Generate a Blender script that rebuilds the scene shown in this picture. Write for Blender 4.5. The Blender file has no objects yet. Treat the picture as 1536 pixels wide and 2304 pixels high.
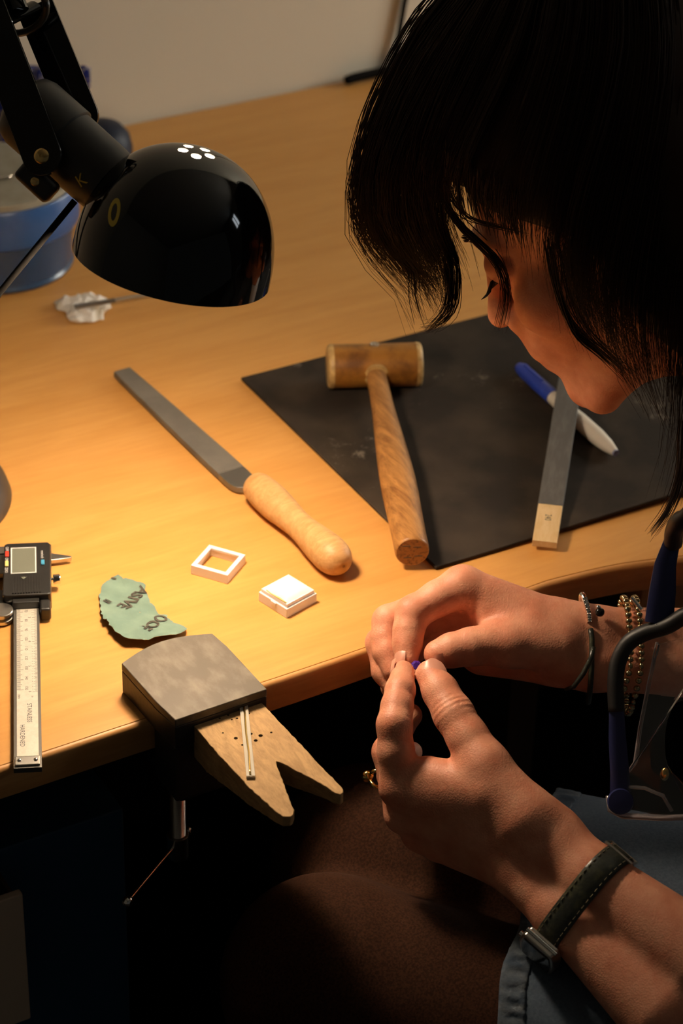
import bpy, math, random
import numpy as np
from mathutils import Matrix, Vector, Euler
random.seed(7); np.random.seed(7)
S = 0.001                      # all building is done in millimetres, on the bench: x along its front edge, y to the wall, z = 0 on its top
TOP = 0.74                     # height of the bench top above the floor
sc = bpy.context.scene
COL = sc.collection
PI = math.pi

# ---------------------------------------------------------------- camera, world, lights, exposure
cam = bpy.data.cameras.new('camera'); camo = bpy.data.objects.new('camera', cam); COL.objects.link(camo)
cam.sensor_fit = 'VERTICAL'; cam.sensor_height = 36; cam.sensor_width = 24; cam.lens = 83.62
cam.clip_start = 0.05; cam.clip_end = 30
R3 = Matrix(((0.8709, 0.25204, -0.42191), (-0.49085, 0.48856, -0.72137), (0.02432, 0.83534, 0.5492)))
camo.matrix_world = Matrix.Translation((-0.5045, -1.0164, 0.8851 + TOP)) @ R3.to_4x4()
cam.dof.use_dof = True; cam.dof.focus_distance = 1.43; cam.dof.aperture_fstop = 8.5
sc.camera = camo
AMBIENT = 0.032                # the dim rest of the workshop behind the camera
w = bpy.data.worlds.new('world'); sc.world = w; w.use_nodes = True
w.node_tree.nodes['Background'].inputs[0].default_value = (0.80, 0.78, 0.72, 1)
w.node_tree.nodes['Background'].inputs[1].default_value = AMBIENT
BULB = 160.0                   # bulb surface emission
WINDOW = (6.0, 18.0)           # pane glow, right of the frame: daylight first, then fill added for the back wall
vs = sc.view_settings
vs.view_transform = 'Standard'; vs.look = 'None'; vs.exposure = 0.0; vs.gamma = 1.0; vs.use_curve_mapping = False

# ---------------------------------------------------------------- helpers: materials
class NT:
    def __init__(s, name):
        s.m = bpy.data.materials.new(name); s.m.use_nodes = True
        s.t = s.m.node_tree; s.b = s.t.nodes['Principled BSDF']
    def n(s, typ, **kw):
        x = s.t.nodes.new(typ)
        for k, v in kw.items():
            if k in x.inputs: x.inputs[k].default_value = v
            else: setattr(x, k, v)
        return x
    def l(s, a, ao, b, bi): s.t.links.new(a.outputs[ao], b.inputs[bi])
def rgb(h): # sRGB 0-255 to linear
    return tuple(((c/255)/12.92 if c/255 < .04045 else ((c/255+.055)/1.055)**2.4) for c in h) + (1,)
def mat(name, col, rough=.5, metal=0, spec=.5, noise=None, bump=None, alpha=1, trans=0, emit=None, sss=0, coat=0, sheen=0):
    """noise = (scale xyz, colour2, low, high, detail); bump = (scale xyz, strength, distance)"""
    k = NT(name); b = k.b
    b.inputs['Base Color'].default_value = tuple(col[:3]) + (1,)
    b.inputs['Roughness'].default_value = rough; b.inputs['Metallic'].default_value = metal
    b.inputs['Specular IOR Level'].default_value = spec
    b.inputs['Transmission Weight'].default_value = trans
    b.inputs['Coat Weight'].default_value = coat
    b.inputs['Sheen Weight'].default_value = sheen
    b.inputs['Alpha'].default_value = alpha
    if sss:
        b.inputs['Subsurface Weight'].default_value = sss
        b.inputs['Subsurface Radius'].default_value = (1, .35, .2); b.inputs['Subsurface Scale'].default_value = .003
    if emit:
        b.inputs['Emission Color'].default_value = tuple(emit[0][:3]) + (1,); b.inputs['Emission Strength'].default_value = emit[1]
    tc = None
    if noise or bump:
        tc = k.n('ShaderNodeTexCoord')
    if noise:
        mp = k.n('ShaderNodeMapping'); mp.inputs['Scale'].default_value = noise[0]
        k.l(tc, 'Object', mp, 0)
        nz = k.n('ShaderNodeTexNoise', Scale=1.0, Detail=noise[4] if len(noise) > 4 else 4.0, Roughness=.6); k.l(mp, 0, nz, 'Vector')
        cr = k.n('ShaderNodeValToRGB'); cr.color_ramp.elements[0].position = noise[2]; cr.color_ramp.elements[1].position = noise[3]
        cr.color_ramp.elements[0].color = tuple(col[:3]) + (1,); cr.color_ramp.elements[1].color = tuple(noise[1][:3]) + (1,)
        k.l(nz, 0, cr, 0); k.l(cr, 0, b, 'Base Color')
    if bump:
        mp2 = k.n('ShaderNodeMapping'); mp2.inputs['Scale'].default_value = bump[0]; k.l(tc, 'Object', mp2, 0)
        n2 = k.n('ShaderNodeTexNoise', Scale=1.0, Detail=4.0); k.l(mp2, 0, n2, 'Vector')
        bp = k.n('ShaderNodeBump', Strength=bump[1], Distance=bump[2]); k.l(n2, 0, bp, 'Height'); k.l(bp, 0, b, 'Normal')
    return k.m
def sc3(a, b=None, c=None): return (a, a if b is None else b, a if c is None else c)

# ---------------------------------------------------------------- helpers: geometry (millimetres)
def wm(o):
    m = o.matrix_parent_inverse @ o.matrix_basis if o.parent else o.matrix_basis
    return wm(o.parent) @ m if o.parent else m.copy()
class G:
    """collects vertices and faces of ONE mesh"""
    def __init__(s): s.v = []; s.f = []; s.mi = []
    def add(s, v, f, m=0):
        o = len(s.v); s.v += [tuple(map(float, p)) for p in v]; s.f += [tuple(o+i for i in q) for q in f]; s.mi += [m]*len(f); return s
    def xf(s, M):
        s.v = [tuple(M @ Vector(p)) for p in s.v]; return s
    def box(s, lo, hi, m=0):
        (a, b, c), (d, e, g) = lo, hi
        return s.add([(a,b,c),(d,b,c),(d,e,c),(a,e,c),(a,b,g),(d,b,g),(d,e,g),(a,e,g)],
                     [(3,2,1,0),(4,5,6,7),(0,1,5,4),(1,2,6,5),(2,3,7,6),(3,0,4,7)], m)
    def prism(s, poly, z0, z1, m=0):
        n = len(poly)
        if sum(poly[i][0]*poly[(i+1)%n][1]-poly[(i+1)%n][0]*poly[i][1] for i in range(n)) < 0: poly = poly[::-1]
        v = [(x,y,z0) for x,y in poly]+[(x,y,z1) for x,y in poly]
        return s.add(v, [tuple(range(n))[::-1], tuple(range(n,2*n))]+[(i,(i+1)%n,n+(i+1)%n,n+i) for i in range(n)], m)
    def lathe(s, prof, seg=32, m=0, M=None, closed=False):
        """prof: (radius, z); about z, then moved by M"""
        v = []; f = []; n = len(prof)
        for r, z in prof:
            for i in range(seg):
                a = 2*PI*i/seg; v.append((r*math.cos(a), r*math.sin(a), z))
        for j in range(n-1 + (1 if closed else 0)):
            for i in range(seg):
                a = j*seg+i; b = j*seg+(i+1)%seg; j2 = (j+1) % n
                f.append((a, b, j2*seg+(i+1)%seg, j2*seg+i))
        if not closed:
            if prof[0][0] > 1e-6: f.append(tuple(range(seg))[::-1])
            if prof[-1][0] > 1e-6: f.append(tuple((n-1)*seg+i for i in range(seg)))
        if M is not None: v = [tuple(M @ Vector(p)) for p in v]
        return s.add(v, f, m)
    def tube(s, pts, rad, seg=10, m=0, flat=1.0, up=None):
        """rounded tube along pts; rad number or list; flat squashes it along its up direction"""
        pts = [Vector(p) for p in pts]; n = len(pts)
        if not hasattr(rad, '__len__'): rad = [rad]*n
        v = []; f = []; ref = Vector(up) if up else None
        for i, p in enumerate(pts):
            t = (pts[min(i+1,n-1)]-pts[max(i-1,0)]).normalized()
            if ref is None:
                ref = Vector((0,0,1)) if abs(t.z) < .9 else Vector((1,0,0))
            a = (ref - t*ref.dot(t)).normalized(); b = t.cross(a); ref = a if up is None else ref
            for k in range(seg):
                q = 2*PI*k/seg; v.append(p + (a*math.cos(q)*flat + b*math.sin(q))*rad[i])
        for i in range(n-1):
            for k in range(seg):
                f.append((i*seg+k, i*seg+(k+1)%seg, (i+1)*seg+(k+1)%seg, (i+1)*seg+k))
        f.append(tuple(range(seg))[::-1]); f.append(tuple((n-1)*seg+k for k in range(seg)))
        return s.add(v, f, m)
    def ball(s, c, r, seg=16, m=0):
        rr = r if hasattr(r, '__len__') else (r,r,r)
        g = [(math.sin(PI*i/(seg//2)), -math.cos(PI*i/(seg//2))) for i in range(seg//2+1)]
        g[0] = (1e-4, -1); g[-1] = (1e-4, 1)
        M = Matrix.Translation(c) @ Matrix.Diagonal((rr[0],rr[1],rr[2],1))
        return s.lathe(g, seg, m, M)
    def obj(s, name, mats, parent=None, smooth=False, bevel=0, seg=2, base=None, subsurf=0):
        """base: local frame (Matrix, mm) the vertices are given in; without it they are bench coordinates"""
        me = bpy.data.meshes.new(name)
        ob = bpy.data.objects.new(name, me)
        COL.objects.link(ob)
        if parent is not None:
            ob.parent = parent
            if base is None:
                inv = wm(parent).inverted()
                vv = [tuple(inv @ Vector((p[0]*S, p[1]*S, TOP+p[2]*S))) for p in s.v]
            else: vv = [(p[0]*S, p[1]*S, p[2]*S) for p in s.v]
        else:
            c = Vector((sum(p[0] for p in s.v), sum(p[1] for p in s.v), 0))/len(s.v); c.z = min(p[2] for p in s.v)
            if name in ('floor','ceiling') or name.startswith('wall'): c = Vector((0,0,0))
            ob.location = (c.x*S, c.y*S, TOP+c.z*S)
            ob.matrix_world = Matrix.Translation(ob.location)
            vv = [((p[0]-c.x)*S, (p[1]-c.y)*S, (p[2]-c.z)*S) for p in s.v]
        me.from_pydata(vv, [], s.f); me.update()
        if not hasattr(mats, '__len__'): mats = [mats]
        for m in mats: me.materials.append(m)
        if len(mats) > 1: me.polygons.foreach_set('material_index', s.mi)
        if smooth: me.polygons.foreach_set('use_smooth', [True]*len(me.polygons))
        if bevel:
            b = ob.modifiers.new('bevel', 'BEVEL'); b.width = bevel*S; b.segments = seg; b.limit_method = 'ANGLE'; b.angle_limit = math.radians(40)
            me.polygons.foreach_set('use_smooth', [True]*len(me.polygons)); b.harden_normals = True
        if subsurf:
            b = ob.modifiers.new('subsurf', 'SUBSURF'); b.levels = b.render_levels = subsurf
        if smooth == 'auto':
            try: me.set_sharp_from_angle(angle=math.radians(40))
            except Exception: pass
        return ob
def tag(o, label=None, cat=None, group=None, kind=None):
    if label: o['label'] = label
    if cat: o['category'] = cat
    if group: o['group'] = group
    if kind: o['kind'] = kind
    return o
def thing(name, label, cat, at=(0,0,0), M=None, group=None):
    o = bpy.data.objects.new(name, None); COL.objects.link(o); o.empty_display_size = .02
    if M is None: M = Matrix.Translation(at)
    M = M.copy(); M.translation = Vector((M.translation.x*S, M.translation.y*S, TOP+M.translation.z*S))
    o.matrix_world = M
    return tag(o, label, cat, group)
def frame(origin, x, y=None, z=None):
    """rigid matrix (mm) from an x axis and a hint of y or z"""
    x = Vector(x).normalized()
    if z is not None:
        z = Vector(z); y = z.cross(x).normalized(); z = x.cross(y)
    else:
        y = Vector(y); z = x.cross(y).normalized(); y = z.cross(x)
    M = Matrix((x, y, z)).transposed().to_4x4(); M.translation = Vector(origin); return M
def zframe(origin, z, xhint=(1,0,0)):
    z = Vector(z).normalized(); x = Vector(xhint); x = (x - z*x.dot(z)).normalized(); y = z.cross(x)
    M = Matrix((x, y, z)).transposed().to_4x4(); M.translation = Vector(origin); return M
def spline(pts, n):
    """Catmull-Rom through points (any dimension), n samples per span"""
    P = np.array(pts, float); P = np.vstack([2*P[0]-P[1], P, 2*P[-1]-P[-2]]); out = []
    for i in range(1, len(P)-2):
        for t in np.linspace(0, 1, n, endpoint=False):
            a, b, c, d = P[i-1:i+3]
            out.append(.5*((2*b)+(c-a)*t+(2*a-5*b+4*c-d)*t*t+(3*b-a-3*c+d)*t**3))
    out.append(P[-2]); return np.array(out)
def text_mesh(body, size, align='LEFT', bold=0):
    """flat lettering: vertices (mm, x along the line, y up) and faces"""
    cu = bpy.data.curves.new('text', 'FONT'); cu.body = body; cu.size = size; cu.align_x = align; cu.resolution_u = 3; cu.offset = bold
    ob = bpy.data.objects.new('text', cu); COL.objects.link(ob)
    dg = bpy.context.evaluated_depsgraph_get(); me = ob.evaluated_get(dg).to_mesh()
    v = [tuple(p.co) for p in me.vertices]; f = [tuple(p.vertices) for p in me.polygons]
    bpy.data.objects.remove(ob); bpy.data.curves.remove(cu)
    return v, f
def boolean_cut(ob, cutter_geo):
    cut = cutter_geo.obj('cutter', ob.data.materials[0] if ob.data.materials else [])
    cut.matrix_world = cut.matrix_world
    m = ob.modifiers.new('cut', 'BOOLEAN'); m.object = cut; m.operation = 'DIFFERENCE'; m.solver = 'EXACT'
    dg = bpy.context.evaluated_depsgraph_get(); dg.update()
    me = bpy.data.meshes.new_from_object(ob.evaluated_get(dg)); ob.modifiers.remove(m); ob.data = me
    bpy.data.objects.remove(cut)

# ---------------------------------------------------------------- materials
def wood(name, c1, c2, axis_scale, ring=0, rough=.45, bump=.1, spec=.4):
    """grain: noise stretched along one axis plus finer pores"""
    k = NT(name); b = k.b; b.inputs['Roughness'].default_value = rough; b.inputs['Specular IOR Level'].default_value = spec
    tc = k.n('ShaderNodeTexCoord'); mp = k.n('ShaderNodeMapping'); mp.inputs['Scale'].default_value = axis_scale; k.l(tc, 'Object', mp, 0)
    n1 = k.n('ShaderNodeTexNoise', Scale=1.0, Detail=5.0, Roughness=.55, Distortion=.8); k.l(mp, 0, n1, 'Vector')
    mp2 = k.n('ShaderNodeMapping'); mp2.inputs['Scale'].default_value = tuple(a*6 for a in axis_scale); k.l(tc, 'Object', mp2, 0)
    n2 = k.n('ShaderNodeTexNoise', Scale=1.0, Detail=2.0); k.l(mp2, 0, n2, 'Vector')
    ad = k.n('ShaderNodeMath', operation='MULTIPLY_ADD'); k.l(n2, 0, ad, 0); ad.inputs[1].default_value = .35; k.l(n1, 0, ad, 2)
    cr = k.n('ShaderNodeValToRGB'); e = cr.color_ramp.elements; e[0].position = .5; e[1].position = .86; e[0].color = c1; e[1].color = c2
    k.l(ad, 0, cr, 0); k.l(cr, 0, b, 'Base Color')
    if bump:
        bp = k.n('ShaderNodeBump', Strength=bump, Distance=.0004); k.l(n2, 0, bp, 'Height'); k.l(bp, 0, b, 'Normal')
    return k.m
M = {}
M['top'] = wood('maple_laminate', (.66,.325,.086,1), (.58,.265,.062,1), (6, 50, 50), rough=.42, bump=.03)
M['band'] = wood('edge_band_wood', (.68,.35,.12,1), (.55,.26,.075,1), (10, 90, 90), rough=.45, bump=.05)
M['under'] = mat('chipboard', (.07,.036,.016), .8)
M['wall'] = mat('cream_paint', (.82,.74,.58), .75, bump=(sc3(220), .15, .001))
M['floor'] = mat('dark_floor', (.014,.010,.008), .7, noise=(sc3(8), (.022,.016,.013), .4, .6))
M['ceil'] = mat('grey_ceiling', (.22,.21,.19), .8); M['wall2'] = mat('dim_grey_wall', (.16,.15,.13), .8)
def rubber():
    k = NT('worn_dark_mat'); b = k.b; b.inputs['Roughness'].default_value = .8; b.inputs['Specular IOR Level'].default_value = .2
    tc = k.n('ShaderNodeTexCoord')
    n1 = k.n('ShaderNodeTexNoise', Scale=20.0, Detail=8.0); k.l(tc, 'Object', n1, 'Vector')
    c1 = k.n('ShaderNodeValToRGB'); e = c1.color_ramp.elements; e[0].position = .42; e[1].position = .75; e[0].color = (.018,.0125,.009,1); e[1].color = (.05,.035,.023,1); k.l(n1, 0, c1, 0)
    n2 = k.n('ShaderNodeTexNoise', Scale=75.0, Detail=9.0, Roughness=.75); k.l(tc, 'Object', n2, 'Vector')
    n3 = k.n('ShaderNodeTexNoise', Scale=11.0, Detail=2.0); k.l(tc, 'Object', n3, 'Vector')
    m = k.n('ShaderNodeMath', operation='MULTIPLY'); k.l(n2, 0, m, 0); k.l(n3, 0, m, 1)
    c2 = k.n('ShaderNodeValToRGB'); e = c2.color_ramp.elements; e[0].position = .355; e[1].position = .43; e[0].color = (0,0,0,1); e[1].color = (.75,.75,.75,1); k.l(m, 0, c2, 0)
    mx = k.n('ShaderNodeMix', data_type='RGBA'); k.l(c2, 0, mx, 0); k.l(c1, 0, mx, 6); mx.inputs[7].default_value = (.17,.14,.11,1); k.l(mx, 2, b, 'Base Color')
    n4 = k.n('ShaderNodeTexNoise', Scale=300.0, Detail=4.0); k.l(tc, 'Object', n4, 'Vector')
    bp = k.n('ShaderNodeBump', Strength=.12, Distance=.0006); k.l(n4, 0, bp, 'Height'); k.l(bp, 0, b, 'Normal'); return k.m
M['rubber'] = rubber()
M['horn'] = mat('rawhide', (.31,.13,.018), .38, noise=(sc3(48), (.13,.045,.006), .40, .62, 6), bump=(sc3(500), .12, .0004), spec=.5)
M['horn_end'] = mat('rawhide_rim', (.55,.36,.14), .5, noise=(sc3(150), (.3,.17,.05), .4, .7))
M['oak'] = wood('oiled_oak', (.43,.20,.055,1), (.19,.075,.018,1), (200, 18, 200), rough=.4, bump=.25)
M['oakend'] = mat('oak_end_grain', (.26,.105,.03), .4, noise=(sc3(500, 60), (.06,.02,.006), .5, .7), spec=.5)
M['beech'] = wood('beech_handle', (.58,.33,.13,1), (.44,.22,.07,1), (260, 30, 260), rough=.5, bump=.2)
M['pinwood'] = wood('worn_pin_wood', (.50,.31,.135,1), (.32,.185,.075,1), (240, 60, 240), rough=.7, bump=.35, spec=.25)
M['lime'] = wood('pale_stick_wood', (.74,.54,.29,1), (.66,.44,.2,1), (40, 200, 200), rough=.6, bump=.1)
M['emery'] = mat('dark_emery_paper', (.085,.078,.07), .75, noise=(sc3(60, 300, 300), (.12,.11,.10), .45, .7), bump=(sc3(3000), .3, .0003))
M['steel'] = mat('brushed_steel', (.55,.52,.47), .32, 1)
M['satin'] = mat('satin_scale_plate', (.72,.66,.56), .42, .35, noise=(sc3(400), (.66,.6,.5), .4, .6))
M['chrome'] = mat('chrome', (.8,.78,.74), .08, 1)
M['file'] = mat('file_steel', (.15,.135,.112), .55, .35, noise=(sc3(40), (.19,.17,.14), .4, .65), bump=((1500, 300, 300), .5, .0004))
M['filebare'] = mat('bare_file_steel', (.20,.185,.165), .35, .8)
M['anvil'] = mat('worn_anvil_steel', (.095,.079,.058), .55, .15, spec=.3, noise=(sc3(130, 60, 130), (.165,.14,.105), .45, .72, 8), bump=(sc3(120), .06, .001))
M['cast'] = mat('dark_cast_iron', (.03,.025,.022), .5, .3, bump=(sc3(300), .3, .0006))
M['blackplastic'] = mat('black_plastic', (.012,.011,.010), .38)
M['gloss'] = mat('black_enamel', (.003,.003,.003), .06, spec=.5)
M['lampblack'] = mat('black_lamp_plastic', (.014,.013,.011), .42)
M['white_in'] = mat('white_enamel', (.8,.78,.74), .4)
M['brass'] = mat('brass', (.75,.52,.2), .2, 1)
M['gold'] = mat('gold', (.85,.58,.18), .14, 1)
M['white'] = mat('white_plastic', (.86,.82,.80), .45)
M['foam'] = mat('white_foam_pad', (.88,.86,.82), .85, bump=(sc3(90), .3, .002))
M['glue'] = mat('yellowed_glue', (.75,.6,.22), .5)
M['lcd'] = mat('grey_lcd', (.115,.12,.09), .55, spec=.25)
M['red'] = mat('red_button', (.6,.04,.02), .4); M['yel'] = mat('yellow_button', (.78,.6,.2), .4); M['blu'] = mat('blue_button', (.05,.25,.40), .4)
M['ink'] = mat('black_ink', (.035,.032,.03), .6); M['whiteink'] = mat('white_print', (.75,.72,.68), .5)
M['greyink'] = mat('brown_grey_print', (.05,.042,.03), .9); M['yellowmark'] = mat('yellow_mark', (.55,.42,.04), .5)
M['hole'] = mat('dark_hole', (.010,.006,.003), 1, spec=0)
M['paper'] = mat('green_sandpaper_back', (.112,.178,.140), .85, noise=(sc3(45), (.150,.222,.168), .4, .65, 6), bump=(sc3(70), .35, .0015))
M['grit'] = mat('grey_grit', (.1,.1,.09), .9); M['torn'] = mat('torn_paper_edge', (.55,.55,.46), .9)
M['tissue'] = mat('white_tissue', (.74,.70,.64), .9, noise=(sc3(40), (.6,.52,.36), .5, .75))
M['potblue'] = mat('blue_plastic', (.018,.075,.25), .35, noise=(sc3(14), (.03,.10,.28), .4, .7))
M['potclear'] = mat('smoky_blue_plastic', (.05,.12,.26), .25, trans=.55)
M['stone'] = mat('grey_beige_soldering_stone', (.30,.27,.20), .9, noise=(sc3(30), (.22,.19,.13), .42, .7, 6), bump=(sc3(120), .4, .001))
M['navy'] = mat('dark_navy_glaze', (.008,.013,.028), .5, spec=.25)
M['capblue'] = mat('blue_pen_cap', (.018,.05,.40), .35); M['penwhite'] = mat('warm_white_pen', (.68,.63,.54), .35); M['penplug'] = mat('blue_grey_plug', (.25,.27,.4), .3)
M['cabinet'] = mat('dark_blue_cabinet', (.025,.08,.16), .5); M['beige'] = mat('beige_board', (.62,.50,.37), .6)
M['cable'] = mat('black_cable', (.007,.006,.005), .85, spec=.05)
M['crystal'] = mat('clear_acrylic', (.74,.68,.56), .15, trans=.2)
M['bulb'] = mat('lit_bulb', (1,1,1), .5, emit=((1,.78,.56), BULB))
def pottery():
    k = NT('blue_white_pottery'); k.b.inputs['Roughness'].default_value = .18
    tc = k.n('ShaderNodeTexCoord'); v = k.n('ShaderNodeTexVoronoi', feature='DISTANCE_TO_EDGE', Scale=130.0); k.l(tc, 'Object', v, 'Vector')
    n = k.n('ShaderNodeTexNoise', Scale=120.0, Detail=2.0); k.l(tc, 'Object', n, 'Vector')
    m = k.n('ShaderNodeMath', operation='MULTIPLY_ADD'); k.l(n, 0, m, 0); m.inputs[1].default_value = .22; k.l(v, 0, m, 2)
    cr = k.n('ShaderNodeValToRGB'); e = cr.color_ramp.elements; e[0].position = .11; e[1].position = .17
    e[0].color = (.45,.42,.38,1); e[1].color = (.015,.025,.19,1); k.l(m, 0, cr, 0); k.l(cr, 0, k.b, 'Base Color'); return k.m
M['pottery'] = pottery()

# ---------------------------------------------------------------- the room
def struct(g, name, m, **kw): return tag(g.obj(name, m, **kw), kind='structure')
X0, X1, Y0, Y1, ZF, ZC = -1900, 2300, -2700, 788, -740, 1700
struct(G().box((X0-100,Y0-100,ZF-60),(X1+100,Y1+100,ZF)), 'floor', M['floor'])
struct(G().box((X0-100,Y0-100,ZC),(X1+100,Y1+100,ZC+60)), 'ceiling', M['ceil'])
struct(G().box((X0-100,Y1,ZF),(X1+100,Y1+100,ZC)), 'wall_back', M['wall'])
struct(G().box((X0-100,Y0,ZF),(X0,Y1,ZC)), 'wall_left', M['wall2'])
WIN = ((-1450, -950, 950, 1550), (-250, 500, 250, 1250))      # holes in the right wall, the second added to brighten the back wall: y0, y1, z0, z1
wr = G()
for a, b, c, d in ((Y0,WIN[0][0],ZF,ZC), (WIN[0][0],WIN[0][1],ZF,WIN[0][2]), (WIN[0][0],WIN[0][1],WIN[0][3],ZC), (WIN[0][1],WIN[1][0],ZF,ZC),
                   (WIN[1][0],WIN[1][1],ZF,WIN[1][2]), (WIN[1][0],WIN[1][1],WIN[1][3],ZC), (WIN[1][1],Y1,ZF,ZC)): wr.box((X1,a,c),(X1+100,b,d))
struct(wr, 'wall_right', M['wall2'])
for k, (WY0, WY1, WZ0, WZ1) in enumerate(WIN):
    wf = G()
    for a, b in ((WY0, WY0+50), ((WY0+WY1)/2-15, (WY0+WY1)/2+15), (WY1-50, WY1)): wf.box((X1+10,a,WZ0),(X1+60,b,WZ1))
    for a, b in ((WZ0, WZ0+50), (WZ1-50, WZ1)): wf.box((X1+12,WY0+50,a),(X1+58,WY1-50,b))
    win = struct(wf, 'window_fill_%d' % (k+1), M['ceil'])
    G().box((X1+66,WY0,WZ0),(X1+70,WY1,WZ1)).obj('pane', mat('daylit_fill_pane', (.6,.7,.8), .2, emit=(((.85,.93,1) if k == 0 else (1,.95,.84)), WINDOW[k])), win)

# ---------------------------------------------------------------- the bench
EDGE = [(-900,4),(-300,4),(-133,4),(-36,5),(41,4),(119,6),(190,10),(244,13.8),(264,13.6),(304,9),(343,-1),(390,-16),(450,-38),(620,-110),(900,-200),(1500,-220)]
ED = spline(EDGE, 6)
bench = thing('workbench', 'pale maple desk top with rounded front edge carrying all the tools', 'desk', (0, 300, -740))
poly = [(x, y) for x, y in ED] + [(1500, 784), (-900, 784)]  # right end lengthened out of view to keep light out underneath
G().prism(poly, -23, 0).obj('desktop', M['top'], bench, bevel=.6)
prof = [(0.05,-.5),(1.2,-.45),(2.6,-1.3),(3.4,-3.2),(3.5,-5),(3.5,-21),(2.6,-22.6),(.05,-23)]
nrm = []
for i in range(len(ED)):
    t = ED[min(i+1,len(ED)-1)]-ED[max(i-1,0)]; t = t/np.linalg.norm(t); nrm.append((t[1], -t[0]))
g = G(); v = []; f = []; np_ = len(prof)
for (x, y), (nx, ny) in zip(ED, nrm):
    v += [(x+nx*o, y+ny*o, z) for o, z in prof]
for i in range(len(ED)-1):
    for k in range(np_): f.append((i*np_+k, i*np_+(k+1)%np_, (i+1)*np_+(k+1)%np_, (i+1)*np_+k))
f.append(tuple(range(np_))); f.append(tuple((len(ED)-1)*np_+k for k in range(np_))[::-1])
g.add(v, f).obj('edge_band', M['band'], bench, smooth='auto')
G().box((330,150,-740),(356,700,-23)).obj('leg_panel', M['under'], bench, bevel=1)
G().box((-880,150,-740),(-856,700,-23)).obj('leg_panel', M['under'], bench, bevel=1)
G().box((1476,150,-740),(1500,700,-23)).obj('leg_panel', M['under'], bench, bevel=1)  # unseen end panel, added to block pane light from under the desk
G().box((-856,702,-740),(1476,720,-23)).obj('back_panel', M['under'], bench, bevel=1)  # unseen, run down to the floor to darken the space under the desk
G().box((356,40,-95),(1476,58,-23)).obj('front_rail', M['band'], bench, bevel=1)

# dark mat
def mat_h(x, y):
    t = max(0, min(1, (x-230)/180)) * max(0, 1-(y-40)/70)
    return 4.0*t
g = G(); nx, ny = 40, 24; v = []; f = []
for lay in (0, 1):
    for j in range(ny+1):
        for i in range(nx+1):
            a, b = i/nx, j/ny
            x = 196+a*480; y0 = 57 - 16*a*480/176*.17; y = y0+b*(334-y0)
            # rounded corners
            for cx, cy, sx, sy in ((196,334,1,-1),):
                pass
            v.append((x, y, (3.0 if lay else .15) + mat_h(x, y)))
n1 = (nx+1)*(ny+1)
for j in range(ny):
    for i in range(nx):
        a = j*(nx+1)+i; q = (a, a+1, a+nx+2, a+nx+1)
        f.append(q[::-1]); f.append(tuple(n1+k for k in q))
rim = [i for i in range(nx+1)]+[j*(nx+1)+nx for j in range(1,ny+1)]+[ny*(nx+1)+i for i in range(nx-1,-1,-1)]+[j*(nx+1) for j in range(ny-1,0,-1)]
for a, b in zip(rim, rim[1:]+rim[:1]): f.append((a, b, n1+b, n1+a))
tag(g.add(v, f).obj('bench_mat', M['rubber'], bevel=.8), 'large dark brown black rubber mat lying under the mallet and marker', 'mat')

# ---------------------------------------------------------------- mallet
mh = Vector((277.3, 279.0, 19.9)); ax = Vector((62.0,-27.9,0)).normalized(); hd = Vector((-95.3,-214.2,0)).normalized()
mal = thing('mallet', 'mallet with short brown rawhide cylinder head and long oak handle', 'mallet', (mh.x, mh.y, 3))
Mx = zframe(mh, ax, (0,0,1))
L = 34.5
pr = [(15.2,-L),(15.9,-L+.8),(16.3,-L+3)]
G().lathe([(16.2,-L+4.2),(16.1,-10),(16.0,0),(16.1,10),(16.2,L-4.2)], 48, M=Mx).obj('mallet_head', M['horn'], mal, smooth='auto')
for s in (-1, 1):
    p2 = [(14.6,s*L),(15.8,s*(L-.7)),(16.5,s*(L-2.4)),(16.45,s*(L-4.3))]
    if s < 0: p2 = p2
    gg = G().lathe(p2 if s < 0 else p2[::-1], 48, M=Mx); gg.obj('head_rim', M['horn_end'], mal, smooth='auto')
hpr = [(0,7.2,6.8),(20,7.4,6.8),(60,8.2,7.4),(100,10.2,9.0),(140,12.0,10.8),(165,12.3,11.2),(190,11.8,11.0),(215,11.4,11.0),(228,11.4,11.2),(233.5,11.2,11.0),(235,10.3,10.1)]
hp = spline(hpr, 4); hz0 = 19.5
Mhnd = frame((mh.x, mh.y, 0), hd, z=(0,0,1))
v = []; f = []; sg = 24
for d_, a_, b_ in hp:
    zc = max(hz0 + (14.6-hz0)*d_/235, b_+3.4)
    for k in range(sg):
        q = 2*PI*k/sg; v.append(Mhnd @ Vector((d_, a_*math.cos(q), zc+b_*math.sin(q))))
for i in range(len(hp)-1):
    for k in range(sg): f.append((i*sg+k, i*sg+(k+1)%sg, (i+1)*sg+(k+1)%sg, (i+1)*sg+k))
f.append(tuple(range(sg))[::-1])
hob = G(); hob.v = [tuple(p) for p in v]; hob.f = f[:]; hob.mi = [0]*len(f); hob.add([v[(len(hp)-1)*sg+k] for k in range(sg)], [tuple(range(sg))], 1)
inv = Mhnd.inverted(); Mw = Mhnd
hl = thing_handle = hob.obj('mallet_handle', [M['oak'], M['oakend']], mal, smooth='auto')
for q in ((3,4),(-4,5),(4,-3),(-3,-4)):
    c = Mhnd @ Vector((235.05, q[0], 14.6+q[1]))
    G().box((-.5,-2.6,-.25),(.25,2.6,.25)).xf(Matrix.Translation(c) @ Mhnd.to_3x3().to_4x4()).obj('end_crack', M['ink'], hl)
def up_at(x, y):   # point on the head's surface facing up-towards the handle
    return Mx @ Vector((math.cos(x)*y, math.sin(x)*y, 0))
nd = (Vector((0,0,1))*.95 + Vector((0,0,0))).normalized()
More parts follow.
